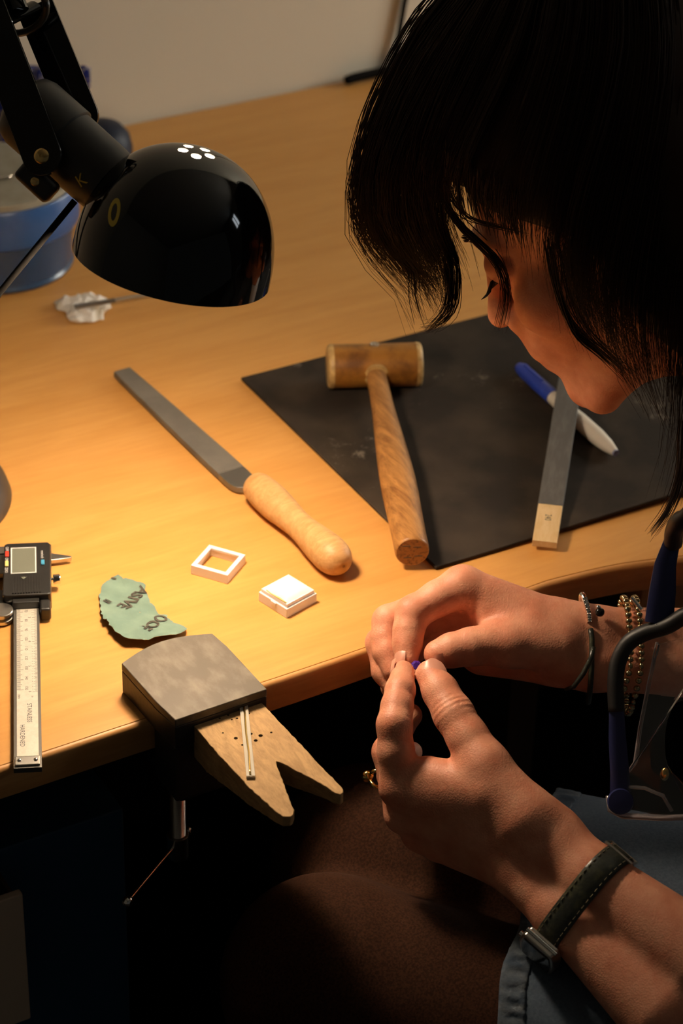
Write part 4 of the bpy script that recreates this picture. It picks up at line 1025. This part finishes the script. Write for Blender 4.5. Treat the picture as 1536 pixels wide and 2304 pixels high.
# ---- nails
def nail(c, d_, n_, wd, ln, tone='nail'):
    d_ = np.array(d_, float); d_ /= np.linalg.norm(d_); n_ = np.array(n_, float); n_ -= d_*(n_@d_); n_ /= np.linalg.norm(n_); b_ = np.cross(n_, d_)
    v = []; f = []; m = 8
    for i in range(m+1):
        for j in range(m+1):
            a = -1+2*i/m; q = -1+2*j/m; w2 = wd*(1-.22*max(0,-q)**3)
            v.append(np.array(c)+b_*a*w2*(1-.35*abs(q)**4*.6)+d_*q*ln*(1-.18*a*a)+n_*(-wd*.34*a*a-.4*q*q+.55))
    for i in range(m):
        for j in range(m): k = i*(m+1)+j; f.append((k,k+m+1,k+m+2,k+1))
    return G().add(v, f).obj('fingernail', M['nail'], woman, smooth=True)
cL = np.array((117.4,-67.6,24.7)); dL = V_((115.7,-78.2,21.9), (116.4,-65.1,25.4)); nL = VC*.9+VR*.35+VU*.1; nL -= dL*(nL@dL)/(dL@dL)
nail(cL+nL/np.linalg.norm(nL)*8.6, dL, nL, 6.4, 7.6)
cR = np.array((133.0,-54.4,28.8)); dR = V_((136.8,-55.8,30.0), (129.3,-52.9,28.0)); nR = VC*.75-VU*.55; nail(cR+nR/np.linalg.norm(nR)*9.3, dR, nR, 6.2, 7.4)
cI = np.array((114.2,-41.2,24.5)); dI = V_((118.1,-35.4,28.0), (113.1,-43.2,22.9)); nI = VC*.75-VR*.65; nail(cI+nI/np.linalg.norm(nI)*7.4, dI, nI, 4.6, 5.6)
cN = np.array((105.7,-50.8,25.2)); dN = V_((94.7,-67.0,22.4), (104.3,-53.8,23.7)); nN = -VR*.9+VC*.3; nail(cN+nN/np.linalg.norm(nN)*7.0, dN, nN, 4.6, 5.4)
# ---- lips, lashes, brows
fl_ = Field((HC+HR@np.array([89,0,-53]))-34, (HC+HR@np.array([89,0,-53]))+34, 1.0)
fl_.ell(H(86.9,0,-48), (7.1,20,5.4), HR, 1).ell(H(84.9,0,-58), (7.1,17,6.0), HR, 1).crease(H(92,0,-53), hu, hf, 1.8, 1.2, 22)
skin_obj('lips', [fl_.mesh()], [M['lip']], woman, 1)
ls = G()
for s_ in (1, -1):
    for i in range(26):
        a = (i/25-.5)*2.0
        p0 = H(70+13.0*math.cos(a*.9)*.95, s_*32+13.2*math.sin(a), 7.0+1.5*abs(a)); p1 = p0+HR@np.array([6.5*math.cos(a), 5*math.sin(a), -5.0]); p2 = p1+HR@np.array([4.5*math.cos(a), 4.5*math.sin(a), -1.2])
        ls.tube([p0, p1, p2], [.45,.35,.1], 4)
ls.obj('eyelashes', M['hair'], woman)['kind'] = 'stuff'
bw_ = G()
for s_ in (1, -1):
    for i in range(44):
        t = i/43; y = 10+38*t; x = 88.5-18*t**2.2; z = 33+5*math.sin(t*2.6)+random.uniform(-2.5,2.5)
        p0 = H(x, s_*y, z); p1 = p0+HR@np.array([-.6, s_*6, 1.5]); bw_.tube([p0, p1], [.45,.12], 4)
bw_.obj('eyebrows', M['hair'], woman)['kind'] = 'stuff'
# ---- hair: a solid core and about three thousand strands
fc_ = Field(hp_.min(0)-40, hp_.max(0)+40, 3.0)
fc_.ell(H(-20,0,46), (104,88,100), HR, 6)
P_ = np.meshgrid(*fc_.ax, indexing='ij')
X_ = [sum(HR[j][i]*(P_[j]-HC[j]) for j in range(3)) for i in range(3)]
fc_.d = np.maximum(fc_.d, -(X_[0]*-.72+X_[2]*.69-2+3*np.sin(X_[1]*.22))).astype(np.float32)
for s_ in (1, -1): fc_.ell(H(-44,s_*66,-22), (48,26,88), HR, 14)
fc_.ell(H(-84,0,-20), (44,74,88), HR, 14)
hair_core = fc_.mesh(); del P_, X_
GU = [
 [(278.8,139.1,382.6),(233.2,144.5,354.6),(205.2,139.9,327.1),(186.0,135.6,297.7),(173.1,131.2,272.8),(165.5,123.6,247.9),(165.4,115.4,233.5),(172.0,105.4,219.9),(182.9,93.5,209.0),(191.9,80.9,197.5),(191.7,68.3,177.2)],
 [(274.9,119.1,389.8),(229.3,112.6,355.3),(201.7,110.2,321.8),(183.3,107.7,286.2),(175.5,104.0,257.2),(179.2,97.0,232.6),(189.3,86.2,217.0),(198.3,75.9,201.4),(196.1,65.4,182.2)],
 [(270.8,99.3,397.0),(228.9,87.7,358.8),(204.1,84.1,325.8),(188.9,83.9,292.0),(186.8,85.5,259.8),(193.1,80.9,236.7),(201.4,74.6,216.6),(201.0,65.5,193.4)],
 [(269.2,83.5,402.4),(228.3,63.1,362.3),(205.1,56.7,330.6),(193.8,60.0,300.8),(192.6,67.2,276.6),(196.3,69.9,255.7),(201.6,65.5,235.7)],
 [(270.3,71.8,406.1),(233.4,42.9,363.4),(212.7,35.3,332.1),(200.6,37.4,307.3),(199.5,43.2,286.8),(203.6,43.1,271.6)],
 [(274.2,64.1,408.0),(241.2,27.7,367.6),(220.0,14.1,333.5),(209.1,12.5,304.8),(208.8,14.1,283.1),(214.7,9.4,266.8)],
 [(283.1,59.1,408.3),(254.3,15.9,369.6),(233.0,-2.8,332.3),(218.6,-10.6,300.0),(213.1,-15.2,275.2),(214.8,-18.7,253.7),(221.0,-26.5,229.9)],
 [(294.3,52.8,408.6),(267.9,5.0,371.1),(244.9,-16.8,330.1),(225.4,-28.1,295.0),(216.1,-34.7,266.5),(215.1,-41.9,241.6),(225.7,-50.2,216.9),(240.5,-57.9,203.7)],
 [(307.6,45.2,408.9),(283.3,-3.6,371.6),(261.2,-28.2,331.5),(242.2,-43.8,292.7),(230.1,-53.0,260.4),(229.6,-62.1,233.5),(240.5,-72.0,212.4),(253.8,-82.3,196.5)],
 [(323.3,36.4,409.4),(300.4,-10.0,370.8),(279.8,-36.5,331.1),(260.6,-57.4,289.0),(249.0,-70.5,255.6),(245.2,-82.9,225.4),(249.2,-94.8,198.3),(255.1,-107.6,176.9)],
 [(341.1,26.4,409.9),(322.2,-14.7,368.7),(303.0,-43.3,329.2),(284.8,-66.8,287.9),(270.1,-85.1,249.0),(260.1,-100.9,213.3),(251.0,-117.3,177.4),(240.0,-126.5,149.7),(227.7,-128.9,133.5)],
 [(369.7,21.3,407.0),(350.5,-19.9,365.5),(322.9,-63.0,305.8),(299.4,-97.7,242.2),(283.9,-117.9,198.3),(268.0,-133.9,157.8),(253.1,-141.9,130.4)]]
NS = 18
def resamp(p):
    q = spline(p, 10); s_ = np.r_[0, np.cumsum(np.linalg.norm(np.diff(q, axis=0), axis=1))]; return np.stack([np.interp(np.linspace(0, s_[-1], NS), s_, q[:, i]) for i in range(3)], 1)
GR = np.array([resamp([(438.2,165.6,357.8), np.array(p[0])*.5+np.array((376.4,119.1,413.1))*.5] + p) for p in GU])
rs = np.random.RandomState(11)
def strands(n, rad, seed, inward=(0,34), spread=1.0):
    rs = np.random.RandomState(seed); V = []; Fq = []; o = 0
    nc = n//14
    for c in range(nc):
        u = rs.uniform(0, len(GR)-1.001) if c % 3 else rs.uniform(0, 2.6); off0 = rs.normal(0, 1, 3)*5*spread; dep = rs.uniform(*inward) if not 2.4 < u < 6.4 else rs.uniform(-3, 10); cut_ = rs.uniform(.80 if 2.4 < u < 6.3 else .88, 1.0); wav = rs.uniform(0, 6.28); amp = rs.uniform(0, 3.0)
        for k in range(14):
            uu = np.clip(u+rs.normal(0, .13), 0, len(GR)-1.001); i = int(uu); t = uu-i
            P = GR[i]*(1-t)+GR[i+1]*t
            tt = np.linspace(0, 1, NS)
            P = P + off0*(.3+.7*tt[:, None]) - VC*(dep*(.4+.6*tt))[:, None] + (rs.normal(0, 1, 3)*(2.6*(1-.55*tt))[:, None])
            P = P + VR*(amp*np.sin(wav+tt*7)*tt)[:, None] + rs.normal(0, .8)*VR*(tt**2*4)[:, None]
            ce = cut_*rs.uniform(.93, 1.0); P = np.stack([np.interp(np.linspace(0, ce, NS), tt, P[:, q]) for q in range(3)], 1)
            T_ = np.gradient(P, axis=0); T_ /= np.linalg.norm(T_, axis=1)[:, None]
            a = np.cross(T_, VC); a /= np.linalg.norm(a, axis=1)[:, None]+1e-9; b = np.cross(T_, a)
            rr = rad*np.clip(1.15-tt**3, .15, 1)[:, None]
            ring_ = np.stack([P+(a*math.cos(q)+b*math.sin(q))*rr for q in (0, 2.094, 4.189)], 1).reshape(-1, 3)
            V.append(ring_)
            i0 = np.arange(NS-1)*3
            for q in range(3): Fq.append(np.stack([i0+q, i0+(q+1)%3, i0+3+(q+1)%3, i0+3+q], 1)+o)
            o += NS*3
    return np.concatenate(V), np.concatenate(Fq)
ST = strands(4800, .44, 5)
M['hair_m'] = M['hair']
skin_obj('hair', [hair_core], [M['hair']], woman, 3)
so_ = skin_obj('hair_strands', [ST], [M['hair']], woman); so_['kind'] = 'stuff'
# loose locks drawn one by one
LK_ = [[(199.3,86.2,297.5),(198.3,73.8,262.3),(203.7,65.9,247.0),(212.2,55.6,236.3),(218.5,47.2,228.3),(221.4,39.8,219.0),(220.4,33.9,206.9),(215.0,30.0,190.3)],
 [(198.1,99.8,269.0),(200.7,82.8,234.1),(203.7,73.3,216.6),(200.9,67.0,198.9),(196.7,64.5,188.8),(186.6,65.3,178.5)],
 [(202.9,102.3,266.9),(204.0,83.0,233.3),(205.9,70.3,214.4),(201.7,63.4,191.2),(193.0,65.4,179.9),(184.5,69.5,176.9)],
 [(170.8,115.5,241.3),(177.9,99.1,219.8),(187.7,90.8,209.2),(185.7,83.6,194.6),(186.1,75.1,180.0)],
 [(196.9,79.3,292.2),(199.3,68.0,264.6),(208.4,58.7,252.1),(221.2,44.0,249.9),(226.9,28.8,252.5)],
 [(218.0,-12.0,261.3),(218.7,-20.8,239.3),(223.9,-32.3,217.3),(236.2,-43.4,204.9),(246.5,-55.4,193.4)],
 [(222.9,-14.7,261.4),(223.6,-25.2,237.3),(230.6,-36.1,217.5),(241.3,-49.9,203.9),(252.7,-62.5,192.5)],
 [(217.1,-8.2,265.5),(218.6,-15.9,245.7),(223.5,-23.5,224.9),(232.8,-33.3,208.2),(243.6,-43.2,196.3)],
 [(277.3,-76.0,162.7),(268.6,-89.3,138.5),(257.6,-96.4,120.8),(244.5,-98.9,107.4)]]
SHORT = [[(191.5,61.9,297.9),(193.4,65.9,286.5),(197.2,68.6,274.7),(200.3,68.3,265.8)],
 [(192.8,58.6,298.2),(194.7,62.6,286.7),(198.6,65.4,275.2),(201.8,65.2,266.5)],
 [(193.2,53.4,293.5),(194.6,55.2,278.7),(198.4,55.4,263.6),(201.6,52.9,252.0)],
 [(195.4,51.8,296.8),(196.7,54.5,283.1),(199.8,56.3,269.6),(202.0,55.2,258.9)],
 [(197.1,49.2,296.4),(199.0,53.0,284.7),(202.5,55.9,273.0),(205.2,55.8,264.0)],
 [(197.0,43.2,292.1),(198.6,44.7,277.2),(202.5,44.9,262.1),(205.8,42.4,250.5)],
 [(198.3,40.0,292.6),(200.2,43.6,280.5),(203.8,46.2,268.5),(206.6,45.7,259.1)],
 [(200.2,37.6,292.7),(202.0,39.5,278.4),(206.3,39.8,263.8),(209.7,37.5,252.4)],
 [(200.9,33.3,291.2),(203.4,37.0,279.8),(207.9,39.3,268.0),(211.6,38.8,259.3)],
 [(202.8,31.0,291.5),(204.1,33.9,278.1),(207.1,35.7,264.5),(209.3,34.7,254.0)],
 [(204.3,28.1,292.4),(207.0,31.5,280.8),(212.4,33.4,269.3),(216.8,32.4,260.4)],
 [(204.7,23.3,290.2),(206.2,25.9,276.5),(209.4,27.5,262.8),(211.8,26.2,252.0)],
 [(206.2,20.3,289.2),(208.4,22.5,275.5),(212.9,23.1,261.6),(216.7,21.1,250.9)],
 [(207.4,16.9,289.2),(209.2,19.5,275.8),(212.7,21.0,262.3),(215.5,19.7,251.8)],
 [(209.4,14.9,289.9),(210.8,17.9,276.7),(214.0,19.9,263.7),(216.2,19.1,253.4)],
 [(210.9,12.1,291.1),(211.8,14.2,276.4),(214.0,15.3,261.4),(215.5,13.8,249.5)]]
gk = G(); rs = np.random.RandomState(2)
for p in LK_:
    q = resamp(p)
    for k in range(26 if len(p) != 5 or p[0] == LK_[5][0] else 9):
        o_ = rs.normal(0, 1.5, 3); e_ = rs.normal(0, 1.6, 3); tt = np.linspace(0, 1, NS)[:, None]
        gk.tube(q+o_*(1-.3*tt)+e_*tt, list(.38*np.clip(1.1-tt[:, 0]**3, .2, 1)), 3)
for p in SHORT:
    q = resamp(p)
    for k in range(10):
        o_ = rs.normal(0, 2.0, 3); e_ = rs.normal(0, 2.2, 3); tt = np.linspace(0, 1, NS)[:, None]
        gk.tube(q+o_*(1-.3*tt)+e_*tt, list(.34*np.clip(1.1-tt[:, 0]**3, .2, 1)), 3)
gk.obj('loose_locks', M['hair'], woman, smooth=True)['kind'] = 'stuff'

# ---------------------------------------------------------------- what the person wears and holds
def stadium(c1, c2, axis, R_, n=48):
    c1 = np.array(c1, float); c2 = np.array(c2, float); axis = np.array(axis, float)/np.linalg.norm(axis)
    e1 = c1-c2; e1 -= axis*(e1@axis); hl2 = np.linalg.norm(e1)/2; e1 /= np.linalg.norm(e1); e2 = np.cross(axis, e1); c = (c1+c2)/2; out = []
    for k in range(n):
        a = 2*PI*k/n; s_ = 1 if math.cos(a) > 0 else -1
        out.append((c + e1*(s_*hl2*min(1, abs(math.cos(a))*3) + R_*math.cos(a)) + e2*R_*math.sin(a), e1*math.cos(a)+e2*math.sin(a)))
    L_ = np.array([p for p, _ in out]+[out[0][0]]); N_ = np.array([q for _, q in out]+[out[0][1]])
    s_ = np.r_[0, np.cumsum(np.linalg.norm(np.diff(L_, axis=0), axis=1))]; tq = np.linspace(0, s_[-1], n, endpoint=False)
    out = [(np.array([np.interp(t, s_, L_[:, i]) for i in range(3)]), np.array([np.interp(t, s_, N_[:, i]) for i in range(3)])) for t in tq]
    return out, axis, e1, e2, c, hl2
# watch
W1, W2 = np.array((146.3,-207.7,-40.3)), np.array((129.2,-207.0,-59.7))
fax = np.array(A0)+np.array(B0)-np.array(A1)-np.array(B1); st_, axw, e1, e2, cw_, hlw = stadium(W1, W2, fax, 21.8)
watch = thing('wrist_watch', 'watch with green black leather strap and steel case on the near wrist', 'watch', tuple(cw_))
if e2@VC < 0: e2 = -e2
v = []; f = []; n = len(st_); pr = [(-7.6,0),(-7.6,1.4),(-6.4,2.2),(0,2.6),(6.4,2.2),(7.6,1.4),(7.6,0)]
for p, nn in st_:
    for a, b in pr: v.append(p+axw*a+nn*b)
m = len(pr)
for i in range(n):
    for k in range(m): f.append((i*m+k, i*m+(k+1)%m, ((i+1)%n)*m+(k+1)%m, ((i+1)%n)*m+k))
M['strap'] = mat('green_black_leather', (.022,.026,.020), .35, noise=(sc3(120), (.075,.075,.035), .5, .72), bump=(sc3(160), .5, .001))
stp_ = G().add(v, f).obj('strap', M['strap'], watch, smooth='auto')
sg_ = G()
for s_ in (-6.0, 6.0):
    for i in range(0, n):
        p, nn = st_[i]; q, n2_ = st_[(i+1) % n]
        sg_.tube([p+axw*s_+nn*2.35+(q-p)*.15, p+axw*s_+nn*2.5+(q-p)*.75], .28, 5)
sg_.obj('stitching', mat('pale_thread', (.2,.17,.1), .8), stp_)['kind'] = 'stuff'
wn = -e1*.86+e2*.5; wn /= np.linalg.norm(wn); wc = cw_ - e1*hlw + wn*22.5
Mw_ = zframe(tuple(wc), tuple(wn), tuple(axw))
case = G().prism([(-12,-9.5),(-10,-14.5),(10,-14.5),(12,-9.5),(13.2,0),(12,9.5),(10,14.5),(-10,14.5),(-12,9.5),(-13.2,0)], 0, 7.5).xf(Mw_).obj('case', M['steel'], watch, bevel=1.2, seg=3)
G().prism([(-9.6,-11),(9.6,-11),(10.8,0),(9.6,11),(-9.6,11),(-10.8,0)], 7.5, 8.3).xf(Mw_).obj('dial', mat('dark_dial', (.01,.012,.01), .1, coat=1), case, bevel=.4)
G().lathe([(1.6,0),(1.8,.4),(1.8,2.6),(1.3,3)], 16, M=Mw_ @ Matrix.Translation((-12.8,0,3.6)) @ Matrix.Rotation(-PI/2,4,'Y')).obj('crown', M['chrome'], case, smooth='auto')
for s_ in (-1, 1): G().tube([Mw_ @ Vector((-11, s_*14.2, 3.4)), Mw_ @ Vector((11, s_*14.2, 3.4))], 1.5, 10).obj('lug', M['chrome'], case, smooth='auto')
bk = cw_+e1*(hlw+23.2)+e2*2
G().tube([bk-axw*9.5+e2*5, bk-axw*9.5-e2*6, bk+axw*9.5-e2*6, bk+axw*9.5+e2*5, bk-axw*9.5+e2*5], 1.0, 8).obj('buckle', M['steel'], watch, smooth='auto')
# ring on the near hand
rgc = np.array((82.9,-74.9,-42.0)); rgd = V_((89.3,-105.6,-57.6), (89.2,-72.2,-37.1)); Mr = zframe(tuple(np.array((89.1,-75.2,-39.3))), tuple(rgd), tuple(VC))
ring_t = thing('gold_ring', 'gold finger ring with a rounded knob on the near hand', 'ring', tuple(rgc))
G().tube([Mr @ Vector((10.4*math.cos(a), 10.4*math.sin(a), 0)) for a in np.linspace(0, 2*PI, 41)], 1.1, 10).obj('band', M['gold'], ring_t, smooth=True)
kn_ = np.array((74.8,-66.0,-36.4))
G().ball(tuple(kn_), (4.0,3.4,3.8), 18).obj('knob', M['gold'], ring_t, smooth=True)
for s_ in (-1, 1): G().tube([tuple(kn_), tuple(np.array((75.3,-72.5,-33.9))+VU*s_*4.5), tuple(np.array((79.0,-74.6,-33.8))+VU*s_*5.5)], 1.3, 10).obj('shoulder', M['gold'], ring_t, smooth=True)
# bracelets on the far wrist
C1, C2 = np.array((227.5,-74.3,23.3)), np.array((218.2,-84.6,11.6)); axr = np.array((0.8536,-0.5164,0.0684))
b1_, axr, r1, r2, cb1, hb1 = stadium(C1, C2, axr, 22.2, 56)
if r2@VC < 0: pass
br = thing('cord_bracelet', 'silver coil and dark cord bracelet with a black bead nearest the far hand', 'bracelet', tuple(cb1))
ci = []; co = []
for i, (p, nn) in enumerate(b1_):
    tlt = axr*(nn@r1)*-4 + axr*(6*(nn@r1) if nn@r1 < 0 else 0)
    (ci if nn@r1 > .15 else co).append((p+nn*2.1+tlt, i))
ordp = [p for p, i in sorted(((p, i) for p, i in ci), key=lambda x: (x[1]+28) % 56)]
coil = []; 
for k in range(len(ordp)-1):
    for t in (0, .25, .5, .75): coil.append(ordp[k]*(1-t)+ordp[k+1]*t)
G().tube(coil, [1.9 if k % 2 else 1.35 for k in range(len(coil))], 10).obj('silver_coil', M['chrome'], br, smooth='auto')
ordc = [p for p, i in sorted(((p, i) for p, i in co), key=lambda x: x[1])]
G().tube(ordc, 1.7, 8).obj('dark_cord', M['strap'], br, smooth=True)
bp_ = np.array((223.5,-84.6,48.0)); G().ball(tuple(bp_), 2.9, 16).obj('black_bead', mat('black_bead', (.01,.008,.006), .1), br, smooth=True)
G().ball(tuple(np.array((223.5,-82.7,50.4))), 1.5, 12).obj('bead_cap', M['chrome'], br, smooth=True)
bt = np.array((205.5,-99.8,23.1)); G().tube([(209.8,-99.2,36.2), (206.7,-102.5,31.2), (200.6,-104.1,22.7), (195.9,-102.0,12.9), (192.7,-97.8,8.8)], [1.7,1.7,1.6,1.5,1.0], 8).obj('cord_tail', M['strap'], br, smooth=True)
M['bead'] = mat('old_gold_bead', (.62,.50,.28), .22, 1, noise=(sc3(400), (.25,.2,.12), .45, .7))
bb = thing('bead_bracelet', 'double strand bracelet of small gold and silver beads with a bar toggle', 'bracelet', (243.9,-97.4,21.7))
bead_me = None
for q, (x0, lab) in enumerate(((1404, 0), (1428, 1))):
    cA, cB = np.array((245.5,-84.6,23.6)), np.array((237.8,-97.3,11.8)); sh_ = VR*(x0-1408)/3.62
    sb, ax_, _, _, _, _ = stadium(cA+sh_, cB+sh_, axr, 21.6, 44)
    for i, (p, nn) in enumerate(sb):
        low = max(0, -(nn@VU)); p = p+nn*1.0+ax_*(2.2*math.sin(i*2*PI/44)+(-6*low if q == 0 else -4*low))+np.array((0,0,-1.0))*9*low**2
        if bead_me is None:
            o = G().ball((0,0,0), (2.2,2.2,1.95), 12).obj('bead', M['bead'], bb, smooth=True, base=True); bead_me = o.data
        else:
            o = bpy.data.objects.new('bead', bead_me); COL.objects.link(o); o.parent = bb
        ta = np.array(sb[(i+1) % 44][0])-np.array(sb[i-1][0]); mm_ = zframe((0,0,0), tuple(ta))
        mm_.translation = (bb.matrix_world.inverted() @ Vector((p[0]*S, p[1]*S, TOP+p[2]*S)))
        o.matrix_local = mm_ @ Matrix.Diagonal((1,1,1,1)).to_4x4() if i % 5 else mm_ @ Matrix.Diagonal((.72,.72,1.1,1))
G().tube([(244.9,-86.4,53.0), (247.4,-94.4,48.0)], 1.25, 12).obj('toggle_bar', M['chrome'], bb, smooth='auto')
# the gem between the fingers
gc = np.array((114.7,-52.1,23.2)); gm = thing('purple_stone', 'tiny purple faceted stone pinched between the finger tips of both hands', 'gemstone', tuple(gc))
G().lathe([(.01,-3.2),(3.6,.2),(3.6,.7),(2.2,2.0),(.01,2.0)], 8, M=zframe(tuple(gc), (-0.1619,-0.6331,0.7570))).obj('stone', mat('violet_stone', (.10,.03,.42), .08, spec=.8, trans=.4), gm)
# safety goggles hanging at the right
M['clear'] = mat('clear_lens', (.95,.93,.9), .04, trans=1.0); M['clearrim'] = mat('clear_pinkish_rim', (.85,.72,.72), .12, trans=.75)
M['navyarm'] = mat('navy_goggle_arm', (.02,.025,.10), .4); M['strapb'] = mat('black_rubber_cord', (.008,.008,.008), .5)
gg_ = thing('safety_goggles', 'clear safety goggles with navy arms hanging on a black cord at the right', 'goggles', (220.4,-182.1,8.1))
lens = [(227.9,-135.5,55.5),(236.2,-148.7,65.9),(242.8,-158.4,68.7),(244.7,-174.6,59.6),(239.3,-187.8,38.1),(232.2,-188.5,28.1),(231.3,-179.8,35.4),(228.8,-174.2,37.3),(222.2,-166.1,35.8),(214.9,-168.3,20.2),(210.5,-178.9,2.9),(213.0,-192.1,-1.8),(216.3,-204.1,-11.6),(212.5,-205.9,-16.8),(200.3,-189.0,-25.4),(187.2,-172.4,-31.4),(183.6,-164.7,-31.1),(185.4,-160.0,-23.6),(193.2,-160.2,-14.3),(200.1,-161.2,-6.7),(208.2,-152.2,11.3),(218.4,-143.2,34.6)]
lz = spline([tuple(p) for p in lens]+[tuple(lens[0])], 3)[:-1]; nl = len(lz); cen = lz.mean(0)
v = [tuple(p) for p in lz]+[tuple(p+np.array(VC)*1.4) for p in lz]
fan = G().add(v, [tuple(range(nl))[::-1], tuple(range(nl, 2*nl))]+[(i,(i+1)%nl,nl+(i+1)%nl,nl+i) for i in range(nl)])
fan.obj('lens', M['clear'], gg_)
G().tube([(229.2,-134.5,56.1),(219.4,-142.8,34.0),(209.2,-151.9,10.7),(201.9,-160.2,-5.8),(196.0,-161.3,-11.8)], 1.1, 8).obj('side_rim', M['clearrim'], gg_, smooth=True)
G().tube([(184.9,-160.4,-24.5),(183.5,-164.9,-31.5),(187.0,-172.7,-31.9),(200.1,-189.3,-25.9),(211.3,-207.3,-16.0)], 1.9, 8).obj('bottom_rim', M['clearrim'], gg_, smooth=True)
G().tube([(193.7,-165.5,-17.3),(200.7,-173.3,-15.0),(205.7,-184.2,-14.9),(206.4,-192.9,-20.5)], 1.2, 8).obj('nose_rim', M['clearrim'], gg_, smooth=True)
G().ball((208.7,-179.8,-3.2), (2.6,2.6,4.6), 12).obj('hinge_pin', M['brass'], gg_, smooth=True)
G().tube([(198.2,-141.8,24.4),(194.5,-150.4,8.5),(191.5,-160.2,-10.2),(189.0,-167.0,-24.6)], [4.4,5.2,5.8,6.6], 14, flat=.35, up=tuple(VC)).obj('arm', M['navyarm'], gg_, smooth='auto')
G().lathe([(.01,-2),(7.2,-2),(7.8,0),(7.2,2.2),(.01,2.6)], 28, M=zframe((187.1,-169.0,-23.4), tuple(VC))).obj('arm_hinge', M['navyarm'], gg_, smooth='auto')
G().tube([(243.0,-120.8,118.4),(236.0,-125.1,103.8),(231.7,-130.6,89.7),(227.4,-136.0,72.2)], [4.6,6.5,8,8.5], 14, flat=.35, up=tuple(VC)).obj('arm', M['navyarm'], gg_, smooth='auto')
G().tube(spline([(197.5,-143.1,22.2),(201.0,-135.1,35.3),(205.7,-129.5,46.2),(212.4,-128.2,56.7),(220.6,-132.5,64.5),(229.9,-140.6,71.7),(237.3,-146.4,80.4),(241.6,-152.5,86.3)], 6), 5.0, 12).obj('cord', M['strapb'], gg_, smooth=True)
G().tube(spline([(242.1,-122.5,115.4),(238.2,-127.2,129.3),(237.1,-135.8,143.8),(247.7,-149.7,172.7),(278.5,-162.2,194.3)], 6), [5.5]*12+[4.0]*13, 12).obj('cord', M['strapb'], gg_, smooth=True)
G().ball((225.0,-137.8,71.6), (2,2,2), 10).obj('rivet', M['chrome'], gg_, smooth=True)
# the stool that carries the person
stl = thing('work_stool', 'round black work stool under the seated person', 'stool', (390,-395,-740))
G().lathe([(.01,-305),(170,-305),(180,-311),(182,-328),(175,-343),(.01,-345)], 48, M=Matrix.Translation((390,-395,0))).obj('seat', M['blackplastic'], stl, smooth='auto')
G().lathe([(26,-690),(26,-345)], 24, M=Matrix.Translation((390,-395,0))).obj('column', M['chrome'], stl, smooth='auto')
for k in range(5):
    a = 2*PI*k/5; G().tube([(390,-395,-690),(390+250*math.cos(a),-395+250*math.sin(a),-722)], [22,14], 10, flat=.8).obj('leg', M['blackplastic'], stl, smooth='auto')
    G().ball((390+250*math.cos(a),-395+250*math.sin(a),-722), 18, 14).obj('foot', M['blackplastic'], stl, smooth=True)
